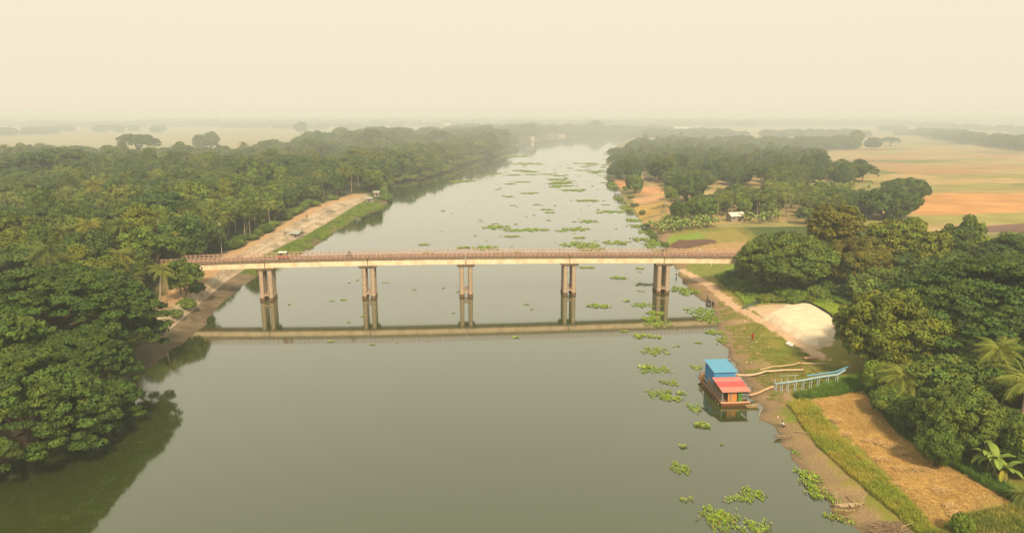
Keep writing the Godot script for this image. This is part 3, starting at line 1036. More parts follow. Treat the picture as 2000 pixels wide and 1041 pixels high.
		put("leafy_shrub" if rng.randf() < 0.5 else "bush", ["leaf_mid", "leaf_bright", "leaf_dark"][rng.randi() % 3], q[0], q[1], q[2], "green bush on the brushy slope between bridge and sand heap", "bushes on the brushy slope")
	for q in [Vector3(53.53, 2.60, -175.24), Vector3(54.07, 2.60, -168.78), Vector3(55.49, 2.60, -163.73), Vector3(56.82, 2.60, -158.97), Vector3(59.61, 2.60, -157.13), Vector3(61.92, 2.50, -155.72), Vector3(66.01, 2.50, -157.52), Vector3(70.20, 2.50, -159.36), Vector3(72.47, 2.50, -157.97), Vector3(53.57, 2.60, -179.81), Vector3(72.79, 2.50, -154.84), Vector3(55.57, 2.60, -167.75), Vector3(62.33, 2.60, -159.90)]:
		put("bush", ["leaf_bright", "leaf_yellow", "leaf_bright"][rng.randi() % 3], q, rnd(1.0, 1.8), rnd(1.2, 2.2), "low bright green bush at the foot of the brushy slope", "low bushes at the slope's foot")
	put("bush", "leaf_yellow", Vector3(58.29, 2.60, -159.90), 1.6, 1.3, "small bright yellow-green bush above the sand heap")
	# the thicket at the lower right
	put("leafy_shrub", "leaf_dark", Vector3(52.84, 2.40, -88.99), 5.11, 3.68, "dark low thicket bush at the edge of the rice field")
	put("great_round", "leaf_mid", Vector3(54.72, 2.40, -83.39), 9.19, 5.99, "large rounded dark shrub-tree beside the rice field", "", 1)
	put("round", "leaf_mid", Vector3(60.24, 2.40, -96.05), 8.27, 5.38, "bright-topped tree behind the date palm by the field")
	put("round", "leaf_dark", Vector3(64.90, 2.40, -96.05), 8.27, 5.02, "dark tree between the two palms at the lower right")
	put("round", "leaf_mid", Vector3(75.09, 2.40, -103.78), 9.62, 5.01, "tree at the right edge below the huge dark tree")
	put("leafy_shrub", "leaf_bright", Vector3(53.84, 2.40, -101.74), 5.56, 2.65, "light green shrub with pale leaf clusters left of the date palm")
	put("leafy_shrub", "leaf_dark", Vector3(58.69, 2.40, -82.02), 6.61, 4.04, "dark bush behind the banana clump")
	put("leafy_shrub", "leaf_mid", Vector3(59.20, 2.40, -76.92), 6.90, 3.52, "green bush at the right edge above the banana clump")
	put("leafy_shrub", "leaf_dark", Vector3(50.42, 2.40, -80.04), 4.88, 2.73, "dark bush hanging over the field's far margin")
	put("leafy_shrub", "leaf_mid", Vector3(52.26, 2.40, -95.15), 3.99, 2.84, "low green bush under the date palm")
	put("leafy_shrub", "leaf_mid", Vector3(73.87, 2.40, -96.05), 8.27, 3.94, "green shrub half outside the picture behind the right-hand palm")
	near_palm(Vector3(55.26, 2.40, -97.51), 4.2, 1.1, 38, "date palm with a full drooping head beside the rice field", "leaf_bright")
	near_palm(Vector3(67.27, 2.40, -96.05), 8.4, 1.15, 22, "coconut palm standing above the thicket at the lower right", "leaf_bright")
	near_palm(Vector3(65.51, 2.40, -87.76), 7.0, 1.25, 20, "coconut palm with long fronds at the right edge of the picture", "leaf_bright")
	near_palm(Vector3(78.38, 2.60, -107.56), 9.0, 0.6, 12, "slim areca palm with a pale trunk below the huge tree", "leaf_bright")
	near_palm(Vector3(76.45, 2.60, -106.46), 8.4, 0.55, 12, "second slim areca palm beside the pale-trunked one", "leaf_bright")
	near_palm(Vector3(61.10, 2.40, -96.05), 7.5, 0.28, 9, "thin young areca palm rising out of the thicket", "leaf_bright")
	banana(Vector3(52.97, 2.30, -89.84), 3.2, 1, "single banana plant on the far margin of the rice field")
	banana(Vector3(55.23, 2.30, -77.11), 4.0, 2, "banana clump with broad leaves by the lower right corner")
	banana(Vector3(55.53, 2.30, -75.34), 3.6, 1, "banana plant with a browned leaf in the lower right clump")
	banana(Vector3(55.72, 2.30, -80.23), 3.2, 1, "banana plant at the left of the lower right clump")
	near_palm(Vector3(54.43, 2.30, -70.96), 1.2, 0.55, 22, "low bushy palm in the lower right corner", "leaf_mid")
	put("leafy_shrub", "leaf_bright", Vector3(45.44, 2.20, -66.70), 2.55, 1.29, "round green bush in the corner of the rice field")
	# the same wood goes on beyond the right edge of the picture
	for q in [Vector3(92, 0, -100), Vector3(98, 0, -122), Vector3(104, 0, -142), Vector3(84, 0, -84), Vector3(114, 0, -112), Vector3(122, 0, -134), Vector3(100, 0, -82), Vector3(112, 0, -160), Vector3(130, 0, -156)]:
		put("great_rain" if rng.randf() < 0.5 else "great_round", ["leaf_dark", "leaf_mid"][rng.randi() % 2], q, rnd(12, 16), rnd(8, 12), "spreading tree of the wood beyond the right edge of the picture", "wood beyond the right edge")
	# ---- across the plots on the right bank
	put("bush", "leaf_mid", Vector3(64.88, 2.60, -386.01), 9.95, 5.41, "round tree alone on the orange plots by the river")
	put("round", "leaf_dark", Vector3(63.17, 2.60, -275.11), 9.15, 3.89, "dark round tree among the banana plants upstream")
	put("tall", "leaf_bright", Vector3(69.42, 2.60, -316.19), 9.56, 3.12, "pale slender tree beside the orange plots")
	put("palm", "leaf_mid", Vector3(65.70, 2.60, -311.04), 10.49, 3.72, "palm beside the orange plots upstream of the bridge")
	put("dome", "leaf_dark", Vector3(81.32, 2.60, -340.52), 13.33, 10.76, "umbrella tree at the near edge of the upstream wood")
	put("dome", "leaf_dark", Vector3(144.20, 2.60, -280.53), 12.47, 13.37, "dark umbrella tree on the edge of the orange field")
	put("dome", "leaf_mid", Vector3(186.32, 2.60, -344.59), 10.61, 12.10, "umbrella tree standing behind the dark one at the orange field")
	put("rain", "leaf_mid", Vector3(128.21, 2.60, -284.73), 11.45, 7.03, "small umbrella tree in the palm grove upstream")
	put("rain", "leaf_mid", Vector3(452.70, 2.80, -884.37), 12.05, 11.62, "lone umbrella tree on the far fields at the right")
	put("round", "leaf_mid", Vector3(388.10, 2.80, -834.41), 22.14, 9.82, "round tree at the end of the far tree belt")
	put("round", "leaf_dark", Vector3(-291.97, 3.50, -692.52), 19.38, 8.16, "left one of a tall pair of crowns at the back of the left forest")
	put("round", "leaf_dark", Vector3(-284.78, 3.50, -700.91), 21.51, 8.75, "right one of a tall pair of crowns at the back of the left forest")
	put("rain", "leaf_dark", Vector3(-316.81, 3.50, -625.05), 21.36, 19.53, "umbrella crown rising above the back of the left forest")
	put("round", "leaf_mid", Vector3(-341.99, 3.00, -1203.08), 25.24, 11.62, "faint lone tree on the hazy plain at the left")
	spots.append(Vector3(85.8, -278.5 + 3.0, 9.0))
	var upstream := "wood on the right bank upstream"
	grove([Vector2(62.48, -452.02), Vector2(91.60, -396.56), Vector2(109.27, -371.16), Vector2(151.39, -386.01), Vector2(202.43, -413.50), Vector2(223.07, -470.23), Vector2(233.56, -600.16), Vector2(224.04, -734.60), Vector2(222.67, -976.29), Vector2(139.29, -838.54), Vector2(83.41, -600.16)], 260, ["rain", "rain", "dome", "dome", "dome", "round", "tall"], ["leaf_dark", "leaf_mid", "leaf_blue", "leaf_olive"], 1.0, [["dome", "broad dome-shaped tree in the wood upstream on the right bank"], ["rain", "flat-topped tree in the wood upstream on the right bank"], ["round", "rounded tree in the wood upstream on the right bank"], ["tall", "slender pale tree in the wood upstream on the right bank"]], upstream)
	grove([Vector2(72.52, -285.43), Vector2(96.03, -325.13), Vector2(139.57, -355.20), Vector2(154.86, -344.59), Vector2(147.83, -299.66), Vector2(119.90, -264.87), Vector2(99.18, -259.47), Vector2(89.08, -268.02)], 100, ["palm", "palm", "dome", "round", "round"], ["leaf_mid", "leaf_dark", "leaf_bright"], 0.8, [["palm", "palm in the grove behind the tin-roofed house"], ["round", "rounded tree in the grove behind the tin-roofed house"], ["dome", "broad low tree in the grove behind the tin-roofed house"]], "grove behind the tin-roofed house")
	for k in 46:
		var p := Vector2(rnd(0, 1), rnd(0, 1))
		var a: Vector2 = Vector2(51.66, -255.96)
		var b: Vector2 = Vector2(74.06, -258.29)
		var q := a.lerp(b, p.x) + Vector2(0, -26.0 * p.y)
		banana(Vector3(q.x, 2.5, q.y), rnd(3.2, 4.6), 1, "banana plant in the plantation behind the green plot", "banana plantation upstream")
	for k in 14:
		var a2: Vector2 = Vector2(87.22, -270.56)
		var q2 := a2 + Vector2(rnd(0, 14), rnd(-9, 3))
		banana(Vector3(q2.x, 2.5, q2.y), rnd(3.4, 4.8), 1, "banana plant between the tin-roofed house and the bridge trees", "banana plants by the tin-roofed house")
	for k in 16:
		var q3: Vector2 = Vector2(162.61, -386.96)
		q3 += Vector2(rnd(-20, 45), rnd(-14, 14))
		banana(Vector3(q3.x, 2.5, q3.y), rnd(4.0, 5.5), 1, "pale banana plant in the strip beside the umbrella trees", "banana strip by the umbrella trees")
	for q in [Vector3(51.18, 2.40, -276.47), Vector3(49.65, 2.40, -252.05), Vector3(55.53, 2.40, -309.22), Vector3(56.71, 2.40, -336.23), Vector3(59.91, 2.40, -368.26), Vector3(63.19, 2.40, -406.85), Vector3(69.23, 2.40, -472.54), Vector3(49.74, 2.40, -233.39), Vector3(50.83, 2.40, -266.17)]:
		put("bush", ["leaf_mid", "leaf_yellow"][rng.randi() % 2], q, rnd(1.4, 2.6), rnd(1.4, 2.6), "scrubby bush on the river's edge upstream on the right", "bushes along the right shore upstream")
	# ---- the forest on the left bank
	left_forest()
	far_woods()

func clear_of(p: Vector2, r: float, k: float) -> bool:
	for s in spots:
		var d: float = (s.z + r) * k
		if absf(s.x - p.x) < d and absf(s.y - p.y) < d and Vector2(s.x, s.y).distance_to(p) < d:
			return false
	return true

func sized(kind: String) -> Vector2:
	# (height, crown radius)
	match kind:
		"rain": return Vector2(rnd(11.0, 15.5), rnd(7.0, 11.0))
		"dome": return Vector2(rnd(8.0, 13.0), rnd(6.0, 10.0))
		"round": return Vector2(rnd(8.5, 13.0), rnd(4.2, 6.6))
		"tall": return Vector2(rnd(12.0, 16.5), rnd(2.8, 3.8))
	return Vector2(rnd(9.5, 13.5), rnd(3.0, 3.6))

func grove(outline: Array, n: int, mix: Array, tints: Array, size: float, labels: Array, group: String) -> void:
	var poly := PackedVector2Array(outline)
	var lo := poly[0]
	var hi := poly[0]
	for p in poly:
		lo = lo.min(p)
		hi = hi.max(p)
	var made := 0
	for t in n * 14:
		if made >= n:
			break
		var p := Vector2(rnd(lo.x, hi.x), rnd(lo.y, hi.y))
		if not inside(p, poly):
			continue
		var kind: String = mix[rng.randi() % mix.size()]
		var s := sized(kind) * size
		if not clear_of(p, s.y, 0.58):
			continue
		var tint: String = tints[rng.randi() % tints.size()]
		for l in labels:
			if l[0] == kind:
				put(kind, tint, Vector3(p.x, 0, p.y), s.x, s.y, {"leaf_dark": "dark green ", "leaf_mid": "mid-green ", "leaf_bright": "light green ", "leaf_olive": "olive-green ", "leaf_blue": "bluish green "}[tint] + ("tall " if s.x > 12.0 and kind != "palm" else "") + l[1], group)
		made += 1

func left_forest() -> void:
	var where := ["between the great rain trees and the bridge road", "in the left forest beside the concrete revetment", "deep in the left forest beyond the bridge", "in the far part of the left forest", "on the wooded left shore upstream"]
	var look := {"rain": "flat-topped rain tree", "round": "rounded tree", "dome": "broad domed tree", "tall": "slender pale-stemmed tree", "palm": "coconut palm"}
	var words := {"leaf_dark": "dark green", "leaf_mid": "mid-green", "leaf_bright": "light green", "leaf_yellow": "olive-yellow", "leaf_olive": "olive-green", "leaf_blue": "deep bluish green"}
	var far := {}
	var count := {}
	for t in 11000:
		var z := -rnd(138.0, 690.0) if t % 3 else -rnd(138.0, 330.0)
		var bk := row(Bk, z) - 2.5 if z > -365.0 and z < -132.0 else row(Lx, z) - 1.0
		var edge := -0.715 * -z - 14.0
		if bk < edge:
			continue
		var x := rnd(edge, bk)
		if absf(z - bridge_z(x)) < 6.0 and x < -100.0 and rng.randf() < 0.8:
			continue
		var u := rng.randf()
		var grp := soft.get_noise_2d(x * 0.7 + 300.0, z * 0.7)
		var kind := "rain" if u < 0.34 + 0.3 * grp else "dome" if u < 0.56 + 0.2 * grp else "round" if u < 0.90 else "palm" if u < 0.955 else "tall"
		if bk - x < 7.0 and (kind == "rain" or kind == "dome"):
			kind = "round"
		if -z > 560.0 - 0.1 * (x + 250.0) + 70.0 * soft.get_noise_2d(x, 77.0) and bk - x > 60.0:
			continue
		var s := sized(kind)
		if rng.randf() < 0.12: s *= 1.3
		if not clear_of(Vector2(x, z), s.y, 0.60 if kind != "palm" else 0.5):
			continue
		var tn := ["leaf_dark", "leaf_blue", "leaf_mid", "leaf_mid", "leaf_olive", "leaf_bright", "leaf_yellow", "leaf_dark"]
		var tint: String = tn[rng.randi() % 8]
		if kind == "rain": tint = ["leaf_dark", "leaf_mid", "leaf_blue", "leaf_olive"][rng.randi() % 4]
		count[kind] = count.get(kind, 0) + 1
		if -z > 470.0:
			spots.append(Vector3(x, z, s.y))
			far_copy(far, kind, x, z, s)
			continue
		var w := 0 if z > -160.0 else 4 if z < -365.0 and bk - x < 25.0 else 1 if bk - x < 22.0 else 2 if z > -330.0 else 3
		put(kind, tint, Vector3(x, 0, z), s.x, s.y, ("tall " if s.x > 13.0 else "") + words[tint] + " " + look[kind] + " " + where[w], "trees of the left forest")
	# the wooded shore further upstream, one mass with the haze
	for t in 3200:
		var z := -rnd(560.0, 1420.0)
		var x := row(Lx, z) - 1.0 - rnd(0.0, 1.0) * (170.0 + 60.0 * soft.get_noise_2d(z * 0.4, 1.0))
		var kind := "rain" if rng.randf() < 0.4 else "dome"
		var s := sized(kind) * (rnd(0.9, 1.4) if z > -680.0 else rnd(1.1, 1.7))
		if z < -980.0 and z > -1330.0 and row(Lx, z) - x < 22.0:
			continue
		if clear_of(Vector2(x, z), s.y, 0.62):
			spots.append(Vector3(x, z, s.y))
			far_copy(far, kind, x, z, s)
	for k in 320:
		var z := -rnd(362.0, 960.0)
		far_copy(far, "bush", row(Lx, z) - rnd(0.2, 5.0), z, Vector2(rnd(2.5, 5.0), rnd(2.2, 4.5)))
	spread_copies(far, "distant_forest", "hazy forest along the left shore far upstream")

func far_copy(far: Dictionary, kind: String, x: float, z: float, s: Vector2) -> void:
	var k: int = rng.randi() % kinds[kind].size()
	var key := [kind, k]
	if not far.has(key):
		far[key] = []
	var q: Dictionary = kinds[kind][k]
	var b := Basis(Vector3.UP, rnd(0, TAU)).scaled_local(Vector3(s.y / q.R, s.x / q.H, s.y / q.R))
	var tn := rnd(0.75, 1.25)
	far[key].append([Transform3D(b, Vector3(x, height(x, z) - 0.1, z)), Color(tn * rnd(0.95, 1.2), tn, tn * 0.95)])

func spread_copies(far: Dictionary, called: String, label: String) -> void:
	var root := thing(called, label, "forest")
	root.set_meta("kind", "stuff")
	for key in far:
		var mm := MultiMesh.new()
		mm.transform_format = MultiMesh.TRANSFORM_3D
		mm.use_colors = true
		mm.mesh = kinds[key[0]][key[1]].crown
		mm.instance_count = far[key].size()
		for i in far[key].size():
			mm.set_instance_transform(i, far[key][i][0])
			mm.set_instance_color(i, far[key][i][1])
		var o := MultiMeshInstance3D.new()
		o.name = "crowns"
		o.multimesh = mm
		o.material_override = M.leaf_mid
		root.add_child(o, true)
		o.set_meta("kind", "stuff")

func far_woods() -> void:
	# belts and copses on the hazy plain, too far to tell their trees apart
	var far := {}
	var belts := [
		[Vector2(223.61, -807.46), Vector2(396.52, -830.28), 34.0, 90], [Vector2(398.92, -1156.02), Vector2(564.46, -1203.08), 30.0, 40],
		[Vector2(746.22, -1370.19), Vector2(534.41, -727.36), 70.0, 150], [Vector2(981.23, -1781.74), Vector2(1001.25, -1370.19), 160.0, 130],
		[Vector2(748.97, -1509.80), Vector2(790.58, -1509.80), 30.0, 14], [Vector2(216.26, -1254.09), Vector2(348.64, -1203.08), 80.0, 110],
		[Vector2(-830.08, -1203.08), Vector2(-821.78, -1309.59), 40.0, 26], [Vector2(-814.10, -1112.49), Vector2(-847.73, -1254.09), 30.0, 14],
		[Vector2(0.00, -1370.19), Vector2(304.36, -1472.32), 60.0, 130], [Vector2(-391.33, -1895.41), Vector2(417.86, -2024.49), 160.0, 190], [Vector2(-1042.56, -1781.74), Vector2(-883.11, -1781.74), 30.0, 16], [Vector2(-1553.92, -2172.34), Vector2(-603.76, -2439.38), 170.0, 150], [Vector2(-936.21, -1509.80), Vector2(-632.87, -1370.19), 50.0, 26], [Vector2(-756.56, -1895.41), Vector2(-328.71, -1590.78), 60.0, 60],
	]
	for b in belts:
		for k in b[3]:
			var p: Vector2 = b[0].lerp(b[1], rng.randf()) + Vector2(rnd(-10, 10), rnd(-1, 1) * b[2])
			far_copy(far, "rain" if rng.randf() < 0.3 else "dome", p.x, p.y, Vector2(rnd(10, 16), rnd(7, 12)))
	# the last woods before the horizon, in broken belts
	for k in 9000:
		var z := -rnd(1900.0, 6500.0)
		var x := z * rnd(-0.8, 0.8)
		if soft.get_noise_2d(x * 0.035, z * 0.12) < 0.06 - 0.1 * smoothstep(-3000.0, -5000.0, z):
			continue
		far_copy(far, "dome", x, z, Vector2(rnd(11, 20), rnd(14, 30)))
	spread_copies(far, "distant_wood", "hazy belts of trees on the plain before the horizon")
# ---- the moored dredge boat, pipes and small boats
const RUST := Color(0.30, 0.13, 0.06)
const WOOD := Color(0.34, 0.22, 0.12)
const PALE_WOOD := Color(0.50, 0.38, 0.24)

func one(at: Vector3, size: Vector3, col: Color, turn := Basis.IDENTITY) -> ArrayMesh:
	var s := Shape.new()
	s.box(at, size, col, turn)
	return s.mesh()

func make_boats() -> void:
	var b := thing("dredge_boat", "moored dredge houseboat with blue cabin and red tin roof at the right bank", "boat", Vector3(33.15, 0, -108.2), 0.075)
	# hull: a flat steel barge with raked ends
	var h := Shape.new()
	h.hexa([Vector3(-1.9, -0.35, 4.9), Vector3(1.9, -0.35, 4.9), Vector3(1.8, -0.35, -4.4), Vector3(-1.8, -0.35, -4.4),
		Vector3(-2.1, 0.5, 5.25), Vector3(2.1, 0.5, 5.25), Vector3(2.0, 0.5, -5.6), Vector3(-2.0, 0.5, -5.6)], Color(0.36, 0.14, 0.07))
	var hull := part("hull", h.mesh(), M.weathered, b)
	var g := Shape.new()
	g.box(Vector3(0, 0.57, 5.2), Vector3(4.5, 0.16, 0.25), Color(0.72, 0.42, 0.27))
	g.box(Vector3(-2.1, 0.57, -0.3), Vector3(0.16, 0.15, 10.7), Color(0.42, 0.20, 0.10))
	g.box(Vector3(2.1, 0.57, -0.3), Vector3(0.16, 0.15, 10.7), Color(0.42, 0.20, 0.10))
	part("gunwale", g.mesh(), M.plain, hull)
	part("deck", one(Vector3(0, 0.53, -0.2), Vector3(3.9, 0.05, 10.4), Color(0.26, 0.16, 0.09)), M.plain, b)
	# the blue cabin towards the bow
	var blue := Color(0.075, 0.30, 0.62)
	var cab := part("cabin", _walls(Vector3(-1.65, 0.56, -3.9), Vector3(1.75, 3.55, 0.35), 0.07, blue), M.plain, b)
	part("window", one(Vector3(0.35, 2.45, 0.38), Vector3(0.45, 0.5, 0.05), Color(0.012, 0.02, 0.05)), M.gloss, cab)
	var br := Shape.new()
	var n := 20
	for k in n:
		var x0 := lerpf(-1.85, 1.95, float(k) / n)
		var x1 := lerpf(-1.85, 1.95, (k + 1.0) / n)
		var d := 0.025 if k % 2 else -0.025
		br.hexa([Vector3(x0, 3.62 - d, 0.65), Vector3(x1, 3.62 + d, 0.65), Vector3(x1, 4.12 + d, -4.2), Vector3(x0, 4.12 - d, -4.2),
			Vector3(x0, 3.65 - d, 0.65), Vector3(x1, 3.65 + d, 0.65), Vector3(x1, 4.15 + d, -4.2), Vector3(x0, 4.15 - d, -4.2)], Color(0.16, 0.46, 0.74))
	part("blue_roof", br.mesh(), M.weathered, b)
	# the low cabin under the red roof towards the stern
	for seg in [[0.75, 2.2, Color(0.72, 0.29, 0.26)], [2.2, 3.9, Color(0.70, 0.14, 0.15)], [3.9, 5.5, Color(0.76, 0.31, 0.26)]]:
		var rs := Shape.new()
		for k in n:
			var x0 := lerpf(-2.2, 2.2, float(k) / n)
			var x1 := lerpf(-2.2, 2.2, (k + 1.0) / n)
			var d := 0.022 if k % 2 else -0.022
			var ya: float = 3.0 - 0.12 * seg[0]
			var yb: float = 3.0 - 0.12 * (seg[1] + 0.05) + 0.012
			rs.hexa([Vector3(x0, yb - d, seg[1] + 0.05), Vector3(x1, yb + d, seg[1] + 0.05), Vector3(x1, ya + d, seg[0]), Vector3(x0, ya - d, seg[0]),
				Vector3(x0, yb - d + 0.03, seg[1] + 0.05), Vector3(x1, yb + d + 0.03, seg[1] + 0.05), Vector3(x1, ya + d + 0.03, seg[0]), Vector3(x0, ya - d + 0.03, seg[0])], seg[2])
		part("red_roof_sheet", rs.mesh(), M.weathered, b)
	for x in [-1.95, -0.65, 0.75, 1.95]:
		for z in [1.0, 5.0]:
			part("roof_post", one(Vector3(x, (0.55 + 3.0 - 0.12 * z) * 0.5, z), Vector3(0.09, 3.0 - 0.12 * z - 0.55, 0.09), Color(0.30, 0.40, 0.48)), M.plain, b)
	for k in 6:
		part("plank", one(Vector3(-0.95 + 0.235 * k, 1.42, 4.85), Vector3(0.22, 1.65, 0.05), Color(0.62, 0.26, 0.07) * rnd(0.85, 1.15)), M.plain, b)
	for k in 5:
		part("window_bar", one(Vector3(1.22 + 0.15 * k, 1.65, 4.86), Vector3(0.035, 1.2, 0.035), Color(0.55, 0.60, 0.62)), M.plain, b)
	var rail := Shape.new()
	for y in [1.0, 1.7, 2.2]:
		rail.box(Vector3(1.5, y, 4.88), Vector3(0.95, 0.05, 0.04), Color(0.55, 0.58, 0.58))
	part("railing", rail.mesh(), M.plain, b)
	# inside the low cabin: planked back wall, right wall and a bench
	for k in 9:
		part("inner_board", one(Vector3(-1.75 + 0.42 * k, 1.6, 1.1), Vector3(0.40, 2.05, 0.05), Color(0.30, 0.19, 0.11) * rnd(0.8, 1.2)), M.plain, b)
	for k in 10:
		part("side_board", one(Vector3(2.0, 1.3, 1.3 + 0.38 * k), Vector3(0.05, 1.5, 0.34), Color(0.30, 0.21, 0.13) * rnd(0.8, 1.2)), M.plain, b)
	part("bench", one(Vector3(-1.3, 0.85, 2.6), Vector3(0.7, 0.5, 2.2), Color(0.33, 0.22, 0.13)), M.plain, b)
	# the planked left side, with slats and patched sheets
	for k in 17:
		var c := Color(0.27, 0.18, 0.11) if k % 3 else Color(0.36, 0.32, 0.27)
		part("side_board", one(Vector3(-2.0, 1.12 + rnd(-0.08, 0.08), 4.7 - 0.4 * k), Vector3(0.05, rnd(0.95, 1.25), 0.30), c * rnd(0.75, 1.2)), M.plain, b)
	for k in 3:
		part("side_rail", one(Vector3(-2.03, 1.75 + 0.28 * k, 1.9), Vector3(0.05, 0.06, 6.2), Color(0.40, 0.30, 0.20)), M.plain, b)
	for k in 7:
		var f := Shape.new()
		f.bar(Vector3(-2.1, 0.5, 4.2 - k * 1.2), Vector3(-2.35, -0.15, 4.4 - k * 1.2), 0.14, 0.1, WOOD)
		part("fender", f.mesh(), M.plain, b)
	# vine hanging down the stern
	var vine := Shape.new()
	for k in 260:
		var p := Vector3(0.75 + rnd(-0.26, 0.26), rnd(0.55, 2.3), 4.98 + rnd(0, 0.14))
		var e := Vector3(rnd(-1, 1), rnd(-1, 1), rnd(-0.3, 0.3)).normalized() * 0.10
		var f2 := Vector3(-e.y, e.x, rnd(-0.05, 0.05))
		vine.quad(p - e, p + f2 * 0.7, p + e, p - f2 * 0.7, Color(0.08, 0.20, 0.03) * rnd(0.7, 1.3))
	part("hanging_vine", vine.mesh(), M.leaf_grass, b)
	# gear at the bow: engine frame, drums, rails
	for q in [Vector3(-1.75, 0.55, -4.7), Vector3(-1.2, 0.55, -5.0), Vector3(2.0, 0.6, 0.85)]:
		var dr := Shape.new()
		dr.lathe(q, [Vector2(0.27, 0), Vector2(0.29, 0.05), Vector2(0.28, 0.45), Vector2(0.29, 0.5), Vector2(0.28, 0.85), Vector2(0.24, 0.88)], 12, Color(0.80, 0.32, 0.04))
		part("drum", dr.mesh(), M.gloss, b)
	for q in [[Vector3(-2.0, 0.55, -5.3), Vector3(-2.0, 1.5, -5.3)], [Vector3(-2.0, 0.55, -3.9), Vector3(-2.0, 1.5, -3.9)], [Vector3(-2.0, 1.45, -5.4), Vector3(-2.0, 1.45, -0.4)], [Vector3(-2.0, 0.55, -1.0), Vector3(-2.0, 1.5, -1.0)], [Vector3(-0.8, 1.4, -5.4), Vector3(-2.0, 1.45, -5.4)]]:
		var f3 := Shape.new()
		f3.bar(q[0], q[1], 0.09, 0.09, Color(0.66, 0.42, 0.24))
		part("bow_rail", f3.mesh(), M.plain, b)
	var mast := Shape.new()
	mast.tube([Vector3(2.25, 0.4, -1.2), Vector3(2.75, 3.0, -1.35)], [0.06, 0.05], 6, Color(0.22, 0.07, 0.05))
	part("mooring_pole", mast.mesh(), M.plain, b)
	# pipes ashore
	pipe("floating_pipe", "pale sand pipe winding from the boat's stern to the blue trestle", [Vector3(36.42, 0.70, -105.56), Vector3(37.95, 0.70, -106.40), Vector3(39.22, 0.90, -107.16), Vector3(40.35, 1.10, -107.73), Vector3(41.50, 1.30, -108.09)], 0.17, Color(0.66, 0.44, 0.27))
	pipe("floating_pipe", "longer pale pipe running from the blue cabin across the bank", [Vector3(36.53, 1.00, -113.92), Vector3(38.15, 1.00, -113.44), Vector3(40.23, 1.00, -113.92), Vector3(41.94, 1.30, -114.55), Vector3(44.67, 1.60, -114.22), Vector3(47.90, 1.80, -113.91)], 0.15, Color(0.70, 0.52, 0.36))
	pipe("floating_pipe", "thin pale pipe on the grass behind the trestle pipe", [Vector3(40.96, 1.60, -114.46), Vector3(43.38, 1.80, -115.39), Vector3(46.52, 1.90, -115.86), Vector3(48.25, 2.00, -116.60), Vector3(52.08, 2.20, -115.53)], 0.12, Color(0.62, 0.45, 0.27))
	var tr := thing("pipe_trestle", "pale blue pipe on a trestle of posts over a muddy ditch", "pipeline")
	var line := [Vector3(41.08, 1.80, -107.45), Vector3(42.51, 2.50, -106.28), Vector3(44.76, 2.90, -106.10), Vector3(47.19, 3.30, -106.37), Vector3(50.13, 3.60, -106.67), Vector3(51.78, 4.00, -107.63)]
	var ps := Shape.new()
	ps.tube(line, [0.15, 0.17, 0.17, 0.17, 0.17, 0.15], 8, Color(0.34, 0.48, 0.54))
	part("pipe", ps.mesh(), M.plain, tr)
	var upper := Shape.new()
	upper.tube([line[2] + Vector3(1.2, 0.15, -1.6), line[4] + Vector3(0.2, 0.1, -1.0), line[5] + Vector3(1.2, 0.1, -1.4)], [0.12, 0.14, 0.13], 8, Color(0.16, 0.37, 0.55))
	part("upper_pipe", upper.mesh(), M.plain, tr)
	for k in 9:
		var t := k / 8.0 * 4.0
		var q: Vector3 = line[int(t)].lerp(line[mini(int(t) + 1, 5)], t - int(t))
		for zz in [0.32, -0.32]:
			var y0 := height(q.x, q.z + zz) - 0.3
			var lg := Shape.new()
			lg.bar(Vector3(q.x, y0, q.z + zz), Vector3(q.x, q.y + (0.75 if k < 4 and zz < 0 else 0.1), q.z + zz), 0.09, 0.09, Color(0.42, 0.52, 0.55))
			part("post", lg.mesh(), M.plain, tr)
	var hr := Shape.new()
	hr.bar(line[0] + Vector3(0.6, 1.2, -0.32), line[2] + Vector3(-0.6, 0.75, -0.32), 0.06, 0.06, Color(0.50, 0.58, 0.58))
	part("handrail", hr.mesh(), M.plain, tr)
	# small wooden boats drawn up on the shore
	small_boat("wooden_boat", "grey plank boat with a seat board drawn up at the lower right shore", Vector3(37.45, 0.15, -73.71), 3.7, 0.85, 0.10, PALE_WOOD * 0.95)
	small_boat("wooden_boat", "narrow sunken plank boat lying beside the grey one", Vector3(36.50, 0.05, -72.83), 3.0, 0.5, -0.12, Color(0.36, 0.27, 0.13))
	small_boat("wooden_boat", "low dugout stuck in the mud below the crouching person", Vector3(36.69, 0.10, -91.75), 2.4, 0.5, -0.02, Color(0.33, 0.25, 0.16))
	small_boat("wooden_boat", "small boat half up the bank behind the dredge boat's stern", Vector3(35.91, 0.25, -102.45), 2.2, 0.5, 0.1, Color(0.47, 0.35, 0.18))

func _walls(lo: Vector3, hi: Vector3, t: float, col: Color) -> ArrayMesh:
	var s := Shape.new()
	var c := (lo + hi) * 0.5
	var d := hi - lo
	s.box(Vector3(c.x, c.y, hi.z - t / 2), Vector3(d.x, d.y, t), col)
	s.box(Vector3(c.x, c.y, lo.z + t / 2), Vector3(d.x, d.y, t), col)
	s.box(Vector3(lo.x + t / 2, c.y, c.z), Vector3(t, d.y, d.z - 2 * t), col)
	s.box(Vector3(hi.x - t / 2, c.y, c.z), Vector3(t, d.y, d.z - 2 * t), col)
	return s.mesh()

